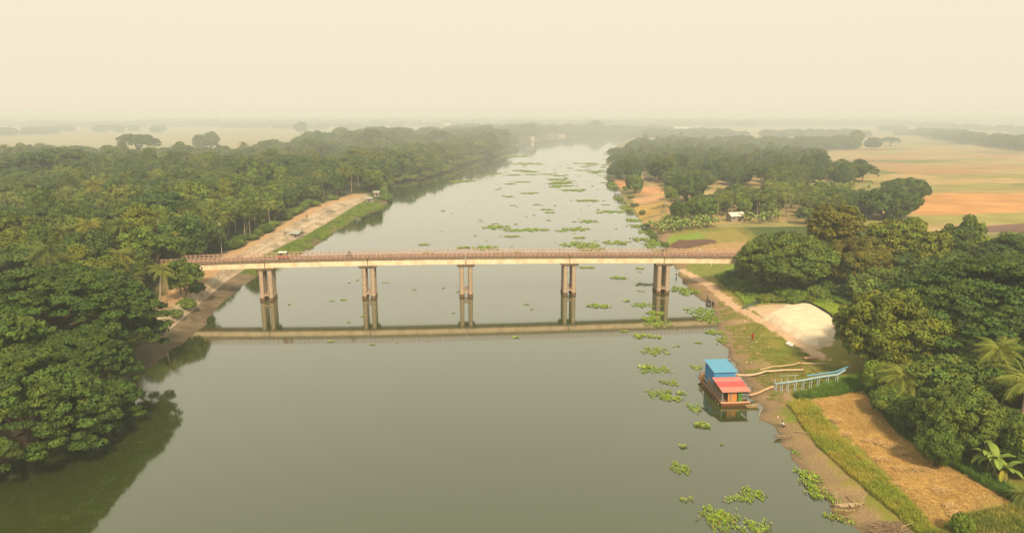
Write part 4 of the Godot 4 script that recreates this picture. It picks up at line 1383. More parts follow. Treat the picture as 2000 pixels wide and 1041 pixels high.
func pipe(called: String, label: String, line: Array, r: float, col: Color) -> void:
	var o := thing(called, label, "pipe")
	for k in line.size():
		line[k].y = maxf(line[k].y, maxf(0.0, height(line[k].x, line[k].z)) + r * 0.6)
	for k in line.size() - 1:
		var s := Shape.new()
		s.tube([line[k], line[k].lerp(line[k + 1], 0.5) + Vector3(0, -0.04, 0), line[k + 1]], [r, r, r], 8, col * rnd(0.88, 1.1))
		part("pipe_length", s.mesh(), M.plain, o)
	for k in range(1, line.size() - 1):
		var f := Shape.new()
		var d: Vector3 = (line[k + 1] - line[k - 1]).normalized()
		f.tube([line[k] - d * 0.12, line[k] + d * 0.12], [r * 1.35, r * 1.35], 8, col * 0.8)
		part("coupling", f.mesh(), M.plain, o)

func small_boat(called: String, label: String, at: Vector3, length: float, beam: float, turn: float, col: Color) -> void:
	at.y = maxf(0.02, height(at.x, at.z) + 0.02)
	var o := thing(called, label, "boat", at, turn)
	var s := Shape.new()
	var rings := []
	for k in 11:
		var t := k / 10.0 * 2.0 - 1.0
		var w := beam * 0.5 * pow(1.0 - pow(absf(t), 2.6), 0.7) + 0.04
		var rise := 0.22 * pow(absf(t), 3.0)
		rings.append([Vector3(t * length / 2, 0.30 + rise, w), Vector3(t * length / 2 * 0.93, rise * 0.8, w * 0.55), Vector3(t * length / 2 * 0.93, rise * 0.8, -w * 0.55), Vector3(t * length / 2, 0.30 + rise, -w)])
	for k in 10:
		for j in 3:
			s.quad(rings[k][j], rings[k + 1][j], rings[k + 1][j + 1], rings[k][j + 1], col * rnd(0.9, 1.1))
			var inn := Vector3(0, 0.05, 0)
			s.quad(rings[k][j] * Vector3(0.98, 1, 0.88) + inn, rings[k][j + 1] * Vector3(0.98, 1, 0.88) + inn, rings[k + 1][j + 1] * Vector3(0.98, 1, 0.88) + inn, rings[k + 1][j] * Vector3(0.98, 1, 0.88) + inn, col * 0.8)
	part("hull", s.mesh(), M.plain, o)
	for x in [-0.28, 0.05, 0.34]:
		part("thwart", one(Vector3(x * length, 0.28, 0), Vector3(0.22, 0.04, beam * 0.86), col * 1.2), M.plain, o)
	if length > 3.5:
		var p := Shape.new()
		p.tube([Vector3(-1.5, 0.1, -0.2), Vector3(-1.6, 1.9, -0.35)], [0.03, 0.025], 5, PALE_WOOD)
		part("pole", p.mesh(), M.plain, o)

# ---- things lying and standing on the right bank
func make_bank_things() -> void:
	# the heap of pale sand: a flat-topped mound with slumped sides
	var poly := PackedVector2Array([Vector2(51.84, -146.38), Vector2(58.37, -152.08), Vector2(62.17, -153.36), Vector2(65.37, -152.51), Vector2(65.57, -145.21), Vector2(64.75, -138.54), Vector2(58.73, -127.41), Vector2(54.96, -125.03), Vector2(53.61, -127.41), Vector2(52.69, -136.45)])
	var s := Shape.new()
	var lo := poly[0]
	var hi := poly[0]
	for p in poly:
		lo = lo.min(p)
		hi = hi.max(p)
	lo -= Vector2(1, 1)
	hi += Vector2(1, 1)
	var nx := 48
	var nz := 80
	var hs := []
	for j in nz + 1:
		for i in nx + 1:
			var p := Vector2(lerpf(lo.x, hi.x, float(i) / nx), lerpf(lo.y, hi.y, float(j) / nz))
			var d := 1e9
			for k in poly.size():
				d = minf(d, p.distance_to(Geometry2D.get_closest_point_to_segment(p, poly[k], poly[(k + 1) % poly.size()])))
			if not inside(p, poly): d = -d
			var f := fine.get_noise_2d(p.x * 0.35, p.y * 0.35)
			d += 0.5 * f
			var y := minf(0.62 * maxf(0.0, d), 1.0 + 0.10 * maxf(0.0, d - 1.6) - 0.012 * d * d) + 0.34 * soft.get_noise_2d(p.x * 4.0, p.y * 4.0) * clampf(d, 0, 1) + 0.13 * fine.get_noise_2d(p.x * 1.5, p.y * 1.5)
			if d < 0: y = -0.35 + 0.3 * d
			var pit := p.distance_to(Vector2(57.95, -134.50))
			y -= 0.55 * exp(-pow(pit / 1.6, 2)) * clampf(d, 0, 1)
			hs.append(Vector3(p.x, height(p.x, p.y) + y + 0.02, p.y))
	var st := SurfaceTool.new()
	st.begin(Mesh.PRIMITIVE_TRIANGLES)
	for q in hs:
		var k2 := 1.0 + 0.10 * fine.get_noise_2d(q.x * 0.8, q.z * 0.8)
		st.set_color(Color(k2, k2 * 0.99, k2 * 0.97))
		st.add_vertex(q)
	var w := nx + 1
	for j in nz:
		for i in nx:
			var a := j * w + i
			for z in [a, a + 1, a + w + 1, a, a + w + 1, a + w]:
				st.add_index(z)
	st.generate_normals()
	tag(piece("sand_heap", st.commit(), M.sand), "large flat-topped heap of white sand beside the dirt path", "sand heap")
	# net fence behind the sand
	var fn := thing("net_fence", "low dark green net fence curving behind the sand heap", "fence")
	var line := [Vector3(50.59, 2.30, -154.72), Vector3(54.03, 2.30, -157.38), Vector3(58.33, 2.30, -158.29), Vector3(62.39, 2.30, -156.93), Vector3(65.13, 2.30, -153.85), Vector3(65.81, 2.30, -148.81), Vector3(65.46, 2.30, -141.82), Vector3(64.36, 2.30, -135.43)]
	for k in line.size():
		line[k].y = height(line[k].x, line[k].z)
		part("fence_post", one(Vector3(0, 0.45, 0), Vector3(0.08, 1.1, 0.08), Color(0.22, 0.16, 0.10)), M.plain, fn, line[k])
		if k:
			var pn := Shape.new()
			var a: Vector3 = line[k - 1]
			var b: Vector3 = line[k]
			for j in 4:
				var p0 := a.lerp(b, j / 4.0)
				var p1 := a.lerp(b, (j + 1) / 4.0)
				p0.y = height(p0.x, p0.z)
				p1.y = height(p1.x, p1.z)
				var sag := 0.75 - 0.1 * sin(PI * (j + 0.5) / 4.0)
				pn.hexa([p0 + Vector3(0, 0.02, 0.015), p1 + Vector3(0, 0.02, 0.015), p1 + Vector3(0, 0.02, -0.015), p0 + Vector3(0, 0.02, -0.015), p0 + Vector3(0, sag, 0.015), p1 + Vector3(0, sag, 0.015), p1 + Vector3(0, sag, -0.015), p0 + Vector3(0, sag, -0.015)], Color(0.035, 0.07, 0.05) if k > 1 else Color(0.10, 0.16, 0.12))
			part("net_panel", pn.mesh(), M.plain, fn)
	# white sacks, a pale log, driftwood and litter
	for q in [[Vector3(50.79, 2.10, -128.33), 0.3, "flat white sack lying left on the grass below the sand heap"], [Vector3(51.10, 2.10, -127.41), 1.3, "second white sack, leaning on its neighbour below the sand heap"], [Vector3(50.69, 2.10, -126.81), 2.2, "crumpled white sack nearest the river of the three"]]:
		var at: Vector3 = q[0]
		at.y = height(at.x, at.z)
		var o := thing("white_sack", q[2], "sack", at, q[1], "white sacks on the grass")
		var sk := Shape.new()
		sk.tube([Vector3(-0.5, 0.12, 0), Vector3(-0.38, 0.15, 0.02), Vector3(0.0, 0.2, 0), Vector3(0.35, 0.15, 0.03), Vector3(0.5, 0.1, 0)], [0.05, 0.2, 0.27, 0.2, 0.04], 9, Color(0.82, 0.80, 0.74))
		var bag := part("bag", sk.mesh(), M.plain, o)
		part("tied_end", one(Vector3(0.55, 0.1, 0), Vector3(0.16, 0.06, 0.1), Color(0.7, 0.66, 0.6)), M.plain, bag)
	var lg := thing("pale_log", "thick pale orange bundle of pipe lying on the grass by the olive tree", "log", Vector3(51.22, 2.30, -119.14), 0.12)
	lg.position.y = height(lg.position.x, lg.position.z)
	for k in 3:
		var ls := Shape.new()
		ls.tube([Vector3(-1.2, 0.2 + 0.1 * (k % 2), -0.25 + 0.25 * k), Vector3(1.3, 0.2 + 0.1 * (k % 2), -0.2 + 0.25 * k)], [0.18, 0.2], 8, Color(0.72, 0.42, 0.24) * rnd(0.9, 1.1))
		part("length", ls.mesh(), M.plain, lg)
	for q in [[Vector3(47.90, 2.10, -115.05), 2.0, "rusty upright post on the bank among the pale pipes"], [Vector3(47.20, 2.00, -112.16), 1.2, "short pale post at the end of the long pipe"]]:
		var at2: Vector3 = q[0]
		at2.y = height(at2.x, at2.z) - 0.2
		var po := thing("bank_post", q[2], "post", at2)
		var sh := Shape.new()
		sh.tube([Vector3.ZERO, Vector3(0.05, q[1], 0)], [0.07, 0.06], 6, RUST)
		part("shaft", sh.mesh(), M.plain, po)
		part("top_band", one(Vector3(0.05, q[1], 0), Vector3(0.16, 0.06, 0.16), RUST * 0.7), M.plain, po)
	var stick := [[Vector3(35.77, 0.20, -98.99), Vector3(36.19, 1.60, -99.23), "bamboo pole standing in the shallows by the dredge boat"], [Vector3(36.45, 0.10, -74.01), Vector3(36.19, 1.90, -74.58), "bamboo pole stuck upright beside the grey plank boat"], [Vector3(38.63, 0.60, -73.90), Vector3(39.12, 1.80, -73.87), "slanting bamboo pole at the bow of the grey plank boat"], [Vector3(35.17, 0.00, -82.22), Vector3(35.29, 0.90, -82.05), "short bamboo stake among the hyacinth at the shore"]]
	for q in stick:
		bough("bamboo_pole", q[2], "pole", [q[0] - Vector3(0, 0.4, 0), q[1]], 0.035, Color(0.55, 0.44, 0.24))
	var drift := [[Vector3(38.21, 1.00, -69.62), Vector3(39.84, 1.30, -69.72), Vector3(40.68, 1.40, -68.77), "curved pale branch on top of the brushwood pile"], [Vector3(38.98, 1.10, -67.46), Vector3(39.40, 1.60, -67.68), Vector3(39.88, 1.50, -68.99), "forked branch in the middle of the brushwood pile"], [Vector3(40.61, 1.30, -69.13), Vector3(42.06, 1.50, -69.38), Vector3(42.43, 1.50, -69.58), "thin branch at the right of the brushwood pile"], [Vector3(38.68, 1.00, -93.36), Vector3(39.53, 1.30, -92.37), Vector3(40.46, 1.50, -91.60), "dry branch lying across the path above the dugout"], [Vector3(49.32, 2.00, -115.84), Vector3(49.47, 1.90, -113.64), Vector3(49.57, 1.80, -110.83), "brown plank sloping down into the ditch by the trestle"], [Vector3(38.18, 0.80, -76.11), Vector3(38.23, 0.90, -74.58), Vector3(38.29, 1.00, -73.75), "bent stick on the mud above the grey plank boat"]]
	for q in drift:
		bough("dry_branch", q[3], "branch", [q[0], q[1], q[2]], 0.05, Color(0.48, 0.35, 0.20))
	var pile := thing("brushwood_pile", "grey-brown heap of dry brushwood at the lower right shore", "brushwood", Vector3(39.89, 1.00, -69.23))
	pile.position.y = height(pile.position.x, pile.position.z)
	var tw := Shape.new()
	for k in 260:
		var a := Vector3(rnd(-2.4, 2.4), 0, rnd(-1.1, 1.1))
		a.y = rnd(0.0, 0.55) * (1.0 - absf(a.x) / 3.0) + 0.02
		var d := Vector3(rnd(-1, 1), rnd(-0.12, 0.12), rnd(-0.35, 0.35)).normalized() * rnd(0.5, 1.5)
		tw.bar(a - d * 0.5, a + d * 0.5, 0.03, 0.03, Color(0.30, 0.21, 0.14) * rnd(0.6, 1.3))
	var twigs := part("twigs", tw.mesh(), M.plain, pile)
	twigs.set_meta("kind", "stuff")
	for q in [Vector3(45.63, 1.40, -134.68), Vector3(44.40, 1.20, -129.28), Vector3(47.04, 1.80, -133.39), Vector3(46.13, 1.60, -131.77), Vector3(41.21, 1.00, -121.83), Vector3(41.84, 1.00, -121.56), Vector3(38.17, 0.80, -97.97), Vector3(48.08, 1.80, -135.05), Vector3(48.29, 1.50, -145.74), Vector3(46.87, 1.40, -144.19), Vector3(47.14, 1.80, -128.04)]:
		var at3: Vector3 = q
		at3.y = height(at3.x, at3.z)
		var sc := Shape.new()
		var r := rnd(0.08, 0.15)
		sc.hexa([Vector3(-r, 0.01, r), Vector3(r, 0.01, r * 0.7), Vector3(r * 1.1, 0.01, -r), Vector3(-r * 0.8, 0.01, -r), Vector3(-r * 0.5, r * 0.7, r * 0.6), Vector3(r * 0.8, r, r * 0.4), Vector3(r * 0.5, r * 0.8, -r * 0.7), Vector3(-r * 0.6, r * 0.9, -r * 0.5)], Color(0.78, 0.70, 0.60))
		tag(piece("litter_scrap", sc.mesh(), M.plain, at3), "small pale scrap of litter lying on the right bank", "litter", "litter on the right bank")
	# utility poles
	for q in [[Vector3(-84.06, 3.60, -207.63), 9.0, "grey pole standing among the trees at the left of the bank road"], [Vector3(55.41, 2.40, -198.76), 5.0, "white marker pole rising behind the bridge's right part"], [Vector3(-98.87, 4.00, -185.68), 8.0, "bare pale trunk-like pole in the left forest"]]:
		var at4: Vector3 = q[0]
		at4.y = height(at4.x, at4.z)
		var o2 := thing("utility_pole", q[2], "pole", at4)
		var ss := Shape.new()
		ss.tube([Vector3(0, -0.3, 0), Vector3(0, q[1], 0)], [0.16, 0.10], 8, Color(0.62, 0.55, 0.45))
		part("shaft", ss.mesh(), M.plain, o2)
		part("crossarm", one(Vector3(0, q[1] - 0.35, 0), Vector3(1.2, 0.12, 0.10), Color(0.50, 0.46, 0.40)), M.plain, o2)

func bough(called: String, label: String, category: String, line: Array, r: float, col: Color) -> void:
	var o := thing(called, label, category)
	var s := Shape.new()
	var radii := []
	for k in line.size():
		var ground := maxf(0.0, height(line[k].x, line[k].z))
		if called == "dry_branch":
			line[k].y = ground + 0.1 + (0.25 if k == 1 else 0.0)
		radii.append(lerpf(r * 1.3, r * 0.7, float(k) / (line.size() - 1)))
	s.tube(line, radii, 6, col)
	part("stem", s.mesh(), M.plain, o)
	var mid: Vector3 = line[line.size() - 1].lerp(line[0], 0.35)
	var tw := Shape.new()
	tw.tube([mid, mid + Vector3(rnd(-0.4, 0.4), 0.2, rnd(-0.4, 0.4))], [r * 0.7, r * 0.3], 5, col * 0.9)
	part("twig" if called == "dry_branch" else "joint", tw.mesh() if called == "dry_branch" else one(mid, Vector3.ONE * r * 2.6, col * 0.8), M.plain, o)

# ---- houses and sheds
func house(called: String, label: String, at: Vector3, size: Vector3, turn: float, roof: Color, wall: Color) -> void:
	at.y = height(at.x, at.z)
	var o := thing(called, label, "house", at, turn)
	var h := size * 0.5
	var wl := Shape.new()
	wl.box(Vector3(0, size.y / 2 - 0.2, 0), Vector3(size.x, size.y + 0.4, size.z), wall)
	part("wall", wl.mesh(), M.plain, o)
	for sg in [1.0, -1.0]:
		var r := Shape.new()
		var e := 0.5
		var top := size.y + size.z * 0.28
		var n := 14
		for k in n:
			var x0 := lerpf(-h.x - e, h.x + e, float(k) / n)
			var x1 := lerpf(-h.x - e, h.x + e, (k + 1.0) / n)
			var d := 0.02 if k % 2 else -0.02
			var za: float = sg * (h.z + e)
			var low := size.y - 0.22
			var q := [Vector3(x0, low - d, za), Vector3(x1, low + d, za), Vector3(x1, top + d, 0.0), Vector3(x0, top - d, 0.0)]
			r.hexa([q[0], q[1], q[2], q[3], q[0] + Vector3(0, 0.05, 0), q[1] + Vector3(0, 0.05, 0), q[2] + Vector3(0, 0.05, 0), q[3] + Vector3(0, 0.05, 0)], roof * rnd(0.94, 1.06))
		part("roof_sheet", r.mesh(), M.plain, o)
	var gb := Shape.new()
	for sg in [1.0, -1.0]:
		var x: float = sg * (h.x - 0.03)
		gb.tri(Vector3(x, size.y + 0.2, h.z), Vector3(x, size.y + size.z * 0.27, 0), Vector3(x, size.y + 0.2, -h.z), wall)
	part("gable", gb.mesh(), M.plain, o)
	var dr := part("door", one(Vector3(0.1 * size.x, 0.95, h.z + 0.03), Vector3(0.9, 1.9, 0.06), Color(0.10, 0.07, 0.05)), M.plain, o)
	part("handle", one(Vector3(0.1 * size.x + 0.35, 1.0, h.z + 0.08), Vector3(0.06, 0.12, 0.05), Color(0.4, 0.38, 0.33)), M.plain, dr)
	for x in [-0.32, 0.36]:
		part("window", one(Vector3(x * size.x, 1.5, h.z + 0.025), Vector3(0.8, 0.8, 0.05), Color(0.03, 0.03, 0.035)), M.gloss, o)

func make_houses() -> void:
	house("tin_house", "small house with a pale tin roof behind the green plot upstream", Vector3(85.76, 2.50, -278.48), Vector3(5.2, 2.3, 4.0), 0.25, Color(0.72, 0.66, 0.58), Color(0.34, 0.29, 0.25))
	house("tin_house", "house with a turquoise roof glimpsed through trees at the left edge", Vector3(-91.26, 4.00, -130.46), Vector3(9, 3.0, 5.5), 0.5, Color(0.09, 0.42, 0.33), Color(0.50, 0.36, 0.24))
	house("tin_house", "brown-roofed hut in the dark gap of the left forest", Vector3(-94.93, 4.00, -205.54), Vector3(7, 2.6, 5.0), 0.1, Color(0.13, 0.075, 0.06), Color(0.16, 0.12, 0.09))
	house("tin_house", "tiny white hut at the edge of the dark umbrella trees on the right", Vector3(154.57, 2.60, -289.05), Vector3(3.0, 2.4, 2.5), 0.0, Color(0.72, 0.66, 0.58), Color(0.70, 0.62, 0.54))
	house("tin_house", "low pinkish shed beside the palm grove on the right", Vector3(136.68, 2.60, -280.53), Vector3(3.6, 2.2, 2.5), 0.2, Color(0.42, 0.30, 0.24), Color(0.40, 0.30, 0.23))
	house("tin_house", "white waterside shed on the left bank at the end of the revetment", Vector3(-68.65, 0.80, -351.46), Vector3(2.8, 1.7, 2.2), -0.4, Color(0.45, 0.42, 0.37), Color(0.40, 0.35, 0.30))
	house("tin_house", "small pale hut on the wooded point beyond the revetment", Vector3(-67.34, 1.40, -363.46), Vector3(2.4, 1.8, 2.0), -0.2, Color(0.42, 0.41, 0.37), Color(0.38, 0.34, 0.30))
	house("tin_house", "small white hut on the sandy point under the far left trees", Vector3(-71.73, 1.00, -462.66), Vector3(1.8, 1.9, 1.8), 0.0, Color(0.50, 0.45, 0.40), Color(0.55, 0.50, 0.44))
	house("tin_house", "pale hut under the near edge of the upstream wood on the right", Vector3(83.00, 2.60, -445.12), Vector3(5.0, 2.4, 3.0), 0.0, Color(0.62, 0.48, 0.38), Color(0.40, 0.30, 0.22))
	house("far_house", "white building beyond the upstream wood on the right bank", Vector3(348.44, 3.00, -1590.78), Vector3(16, 7, 10), 0.1, Color(0.74, 0.68, 0.60), Color(0.72, 0.66, 0.58))
	house("far_house", "second white building, right of the one beyond the upstream wood", Vector3(358.60, 3.00, -1549.24), Vector3(14, 6, 10), -0.1, Color(0.74, 0.66, 0.56), Color(0.72, 0.64, 0.55))
	house("far_house", "tall pale building on the far fields at the right", Vector3(849.18, 3.00, -1590.78), Vector3(7, 8, 7), 0.0, Color(0.55, 0.50, 0.44), Color(0.56, 0.52, 0.46))
	house("far_house", "white-roofed building in the woods on the left shore far upstream", Vector3(-151.26, 3.00, -1729.85), Vector3(12, 12, 10), 0.2, Color(0.60, 0.57, 0.50), Color(0.66, 0.60, 0.52))
	house("far_house", "low white building on the hazy plain at the far left", Vector3(-844.87, 3.00, -1339.21), Vector3(16, 4, 8), 0.0, Color(0.78, 0.72, 0.64), Color(0.66, 0.60, 0.52))
	house("far_house", "small pale building at the end of the sandy bank far upstream", Vector3(30.72, 3.00, -1112.49), Vector3(5, 5, 5), 0.0, Color(0.50, 0.44, 0.38), Color(0.52, 0.46, 0.40))
	house("tin_house", "weathered shack at the foot of the revetment slabs upstream", Vector3(-73.49, 1.00, -246.48), Vector3(3.4, 1.8, 2.4), -0.5, Color(0.40, 0.42, 0.38), Color(0.34, 0.28, 0.22))
	# wash-house by the olive tree, sand bank far upstream
	var sb := Shape.new()
	var a := 0
	while a < 40:
		var z := -900.0 - 11.0 * a
		var x := row(Lx, z)
		var x2 := row(Lx, z - 11.0)
		sb.quad(Vector3(x - 0.5, 0.25, z), Vector3(x2 - 0.5, 0.25, z - 11.0), Vector3(x2 - 14.0, 3.9, z - 11.0), Vector3(x - 14.0, 3.9, z), Color(0.50, 0.36, 0.20))
		a += 1
	tag(piece("sand_bank", sb.mesh(), M.plain), "long pale sand bank along the far left shore", "", "", "structure")

# ---- people: one continuous body each, meshed from tapered limbs joined smoothly
func body(bones: Array, cell: float) -> ArrayMesh:
	# bones: [from, to, radius from, radius to, colour]
	var lo := Vector3.INF
	var hi := -Vector3.INF
	for b in bones:
		var r: float = maxf(b[2], b[3]) + cell * 2.0
		lo = lo.min(b[0].min(b[1]) - Vector3.ONE * r)
		hi = hi.max(b[0].max(b[1]) + Vector3.ONE * r)
	var nx := int((hi.x - lo.x) / cell) + 2
	var ny := int((hi.y - lo.y) / cell) + 2
	var nz := int((hi.z - lo.z) / cell) + 2
	var f := PackedFloat32Array()
	f.resize(nx * ny * nz)
	for k in nz:
		for j in ny:
			for i in nx:
				f[i + nx * (j + ny * k)] = _field(lo + Vector3(i, j, k) * cell, bones)
	var at := {}
	var v := PackedVector3Array()
	var c := PackedColorArray()
	var ix := PackedInt32Array()
	for k in nz - 1:
		for j in ny - 1:
			for i in nx - 1:
				var sum := Vector3.ZERO
				var n := 0
				for e in EDGES:
					var a := f[i + e[0] + nx * (j + e[1] + ny * (k + e[2]))]
					var b := f[i + e[3] + nx * (j + e[4] + ny * (k + e[5]))]
					if (a < 0.0) != (b < 0.0):
						sum += Vector3(e[0], e[1], e[2]).lerp(Vector3(e[3], e[4], e[5]), a / (a - b))
						n += 1
				if n:
					var p := lo + (Vector3(i, j, k) + sum / n) * cell
					at[i + nx * (j + ny * k)] = v.size()
					v.append(p)
					var best := 1e9
					var col := Color.WHITE
					for b in bones:
						var d := _limb(p, b)
						if d < best:
							best = d
							col = b[4]
					c.append(col)
	for k in range(1, nz - 1):
		for j in range(1, ny - 1):
			for i in range(1, nx - 1):
				var o := i + nx * (j + ny * k)
				for ax in 3:
					var step: int = [1, nx, nx * ny][ax]
					var p: int = [nx, nx * ny, 1][ax]
					var q: int = [nx * ny, 1, nx][ax]
					if (f[o] < 0.0) == (f[o + step] < 0.0):
						continue
					var s := [o, o - p, o - p - q, o - q]
					if not (at.has(s[0]) and at.has(s[1]) and at.has(s[2]) and at.has(s[3])):
						continue
					if f[o] < 0.0:
						s.reverse()
					ix.append_array([at[s[0]], at[s[1]], at[s[2]], at[s[0]], at[s[2]], at[s[3]]])
	var arr := []
	arr.resize(Mesh.ARRAY_MAX)
	arr[Mesh.ARRAY_VERTEX] = v
	arr[Mesh.ARRAY_COLOR] = c
	arr[Mesh.ARRAY_INDEX] = ix
	var raw := ArrayMesh.new()
	raw.add_surface_from_arrays(Mesh.PRIMITIVE_TRIANGLES, arr)
	var st := SurfaceTool.new()
	st.create_from(raw, 0)
	st.generate_normals()
	return st.commit()

const EDGES := [[0, 0, 0, 1, 0, 0], [0, 1, 0, 1, 1, 0], [0, 0, 1, 1, 0, 1], [0, 1, 1, 1, 1, 1], [0, 0, 0, 0, 1, 0], [1, 0, 0, 1, 1, 0], [0, 0, 1, 0, 1, 1], [1, 0, 1, 1, 1, 1], [0, 0, 0, 0, 0, 1], [1, 0, 0, 1, 0, 1], [0, 1, 0, 0, 1, 1], [1, 1, 0, 1, 1, 1]]

func _limb(p: Vector3, b: Array) -> float:
	var d: Vector3 = b[1] - b[0]
	var t := clampf((p - b[0]).dot(d) / maxf(1e-6, d.length_squared()), 0.0, 1.0)
	return p.distance_to(b[0] + d * t) - lerpf(b[2], b[3], t)

func _field(p: Vector3, bones: Array) -> float:
	var m := 1e9
	for b in bones:
		var d := _limb(p, b)
		var h := clampf(0.5 + 0.5 * (m - d) / 0.05, 0.0, 1.0)
		m = lerpf(m, d, h) - 0.05 * h * (1.0 - h)
	return m

func person(label: String, at: Vector3, turn: float, pose: String, shirt: Color, legs: Color, group := "") -> Node3D:
	var o := thing("person", label, "person", at, turn, group)
	var skin := Color(0.20, 0.11, 0.07)
	var hair := Color(0.012, 0.010, 0.009)
	var hip := 0.90
	var knee := [Vector3(-0.10, 0.48, 0.04), Vector3(0.10, 0.48, 0.04)]
	var foot := [Vector3(-0.11, 0.05, 0.0), Vector3(0.11, 0.05, 0.0)]
	var lean := 0.0
	if pose == "walk":
		knee = [Vector3(-0.10, 0.49, 0.16), Vector3(0.10, 0.47, -0.03)]
		foot = [Vector3(-0.10, 0.05, 0.22), Vector3(0.10, 0.08, -0.28)]
		lean = 0.05
	elif pose == "crouch":
		hip = 0.24
		knee = [Vector3(-0.16, 0.50, 0.30), Vector3(0.16, 0.50, 0.30)]
		foot = [Vector3(-0.13, 0.05, 0.08), Vector3(0.13, 0.05, 0.08)]
		lean = 0.24
	elif pose == "ride":
		hip = 0.80
		knee = [Vector3(-0.22, 0.68, 0.36), Vector3(0.22, 0.68, 0.36)]
		foot = [Vector3(-0.20, 0.30, 0.22), Vector3(0.20, 0.30, 0.22)]
		lean = 0.12
	var H := Vector3(0, hip, 0)
	var chest := H + Vector3(0, 0.40, lean)
	var neck := H + Vector3(0, 0.54, lean * 1.2)
	var head := neck + Vector3(0, 0.17, 0.02 + lean * 0.2)
	var bones := [[H, chest, 0.135, 0.145, shirt], [chest, neck, 0.13, 0.05, shirt], [neck - Vector3(0, 0.04, 0), head, 0.05, 0.06, skin], [head - Vector3(0, 0.03, 0), head + Vector3(0, 0.03, 0.0), 0.09, 0.095, skin], [head + Vector3(0, 0.05, -0.025), head + Vector3(0, 0.06, -0.01), 0.095, 0.09, hair], [head + Vector3(0, -0.02, 0.085), head + Vector3(0, 0.0, 0.10), 0.018, 0.014, skin]]
	for k in 2:
		var sg := -1.0 if k == 0 else 1.0
		bones.append([H + Vector3(sg * 0.09, 0, 0), knee[k], 0.10, 0.068, legs])
		bones.append([knee[k], foot[k] + Vector3(0, 0.04, 0), 0.062, 0.042, legs if pose != "crouch" else skin])
		bones.append([foot[k] + Vector3(0, 0.0, -0.03), foot[k] + Vector3(0, -0.01, 0.16), 0.045, 0.035, skin])
		var sh := chest + Vector3(sg * 0.17, 0.07, 0)
		var el := sh + Vector3(sg * 0.06, -0.28, -0.02 + 0.06 * sg)
		var wr := el + Vector3(0, -0.24, 0.08)
		if pose == "ride" or pose == "crouch":
			el = sh + Vector3(sg * 0.08, -0.20, 0.18)
			wr = el + Vector3(-sg * 0.03, -0.06, 0.24)
		bones.append([sh, el, 0.052, 0.042, shirt])
		bones.append([el, wr, 0.040, 0.030, skin])
		bones.append([wr, wr + (wr - el).normalized() * 0.10, 0.034, 0.030, skin])
		for fi in 4:
			var d := (wr - el).normalized()
			var sd := Vector3(1, 0, 0) * (fi - 1.5) * 0.018
			bones.append([wr + d * 0.09 + sd, wr + d * (0.17 - 0.01 * absf(fi - 1.5)) + sd + Vector3(0, 0, 0.015), 0.010, 0.008, skin])
		bones.append([wr + (wr - el).normalized() * 0.03, wr + (wr - el).normalized() * 0.08 + Vector3(-sg * 0.045, 0, 0.02), 0.012, 0.009, skin])
	part("figure", body(bones, 0.045), M.plain, o)
	return o

func wheel(parent: Node3D, at: Vector3, r: float, w: float, called := "wheel") -> void:
	var o := Node3D.new()
	o.name = called
	parent.add_child(o, true)
	o.position = at
	var t := Shape.new()
	var n := 16
	for k in n:
		var a := TAU * k / n
		var b := TAU * (k + 1) / n
		var p := Vector3(0, cos(a), sin(a))
		var q := Vector3(0, cos(b), sin(b))
		var x := Vector3(w / 2, 0, 0)
		t.quad(p * r - x, p * r + x, q * r + x, q * r - x, Color(0.02, 0.02, 0.02))
		t.quad(p * r + x, p * r * 0.72 + x, q * r * 0.72 + x, q * r + x, Color(0.025, 0.025, 0.025))
		t.quad(p * r - x, q * r - x, q * r * 0.72 - x, p * r * 0.72 - x, Color(0.025, 0.025, 0.025))
		t.quad(p * r * 0.72 - x, q * r * 0.72 - x, q * r * 0.72 + x, p * r * 0.72 + x, Color(0.025, 0.025, 0.025))
	part("tyre", t.mesh(), M.plain, o)
	var rim := Shape.new()
	for k in 6:
		var a := PI * k / 6.0
		rim.bar(Vector3(0, cos(a), sin(a)) * r * 0.73, -Vector3(0, cos(a), sin(a)) * r * 0.73, 0.03, 0.03, Color(0.35, 0.35, 0.36))
	part("rim", rim.mesh(), M.gloss, o)

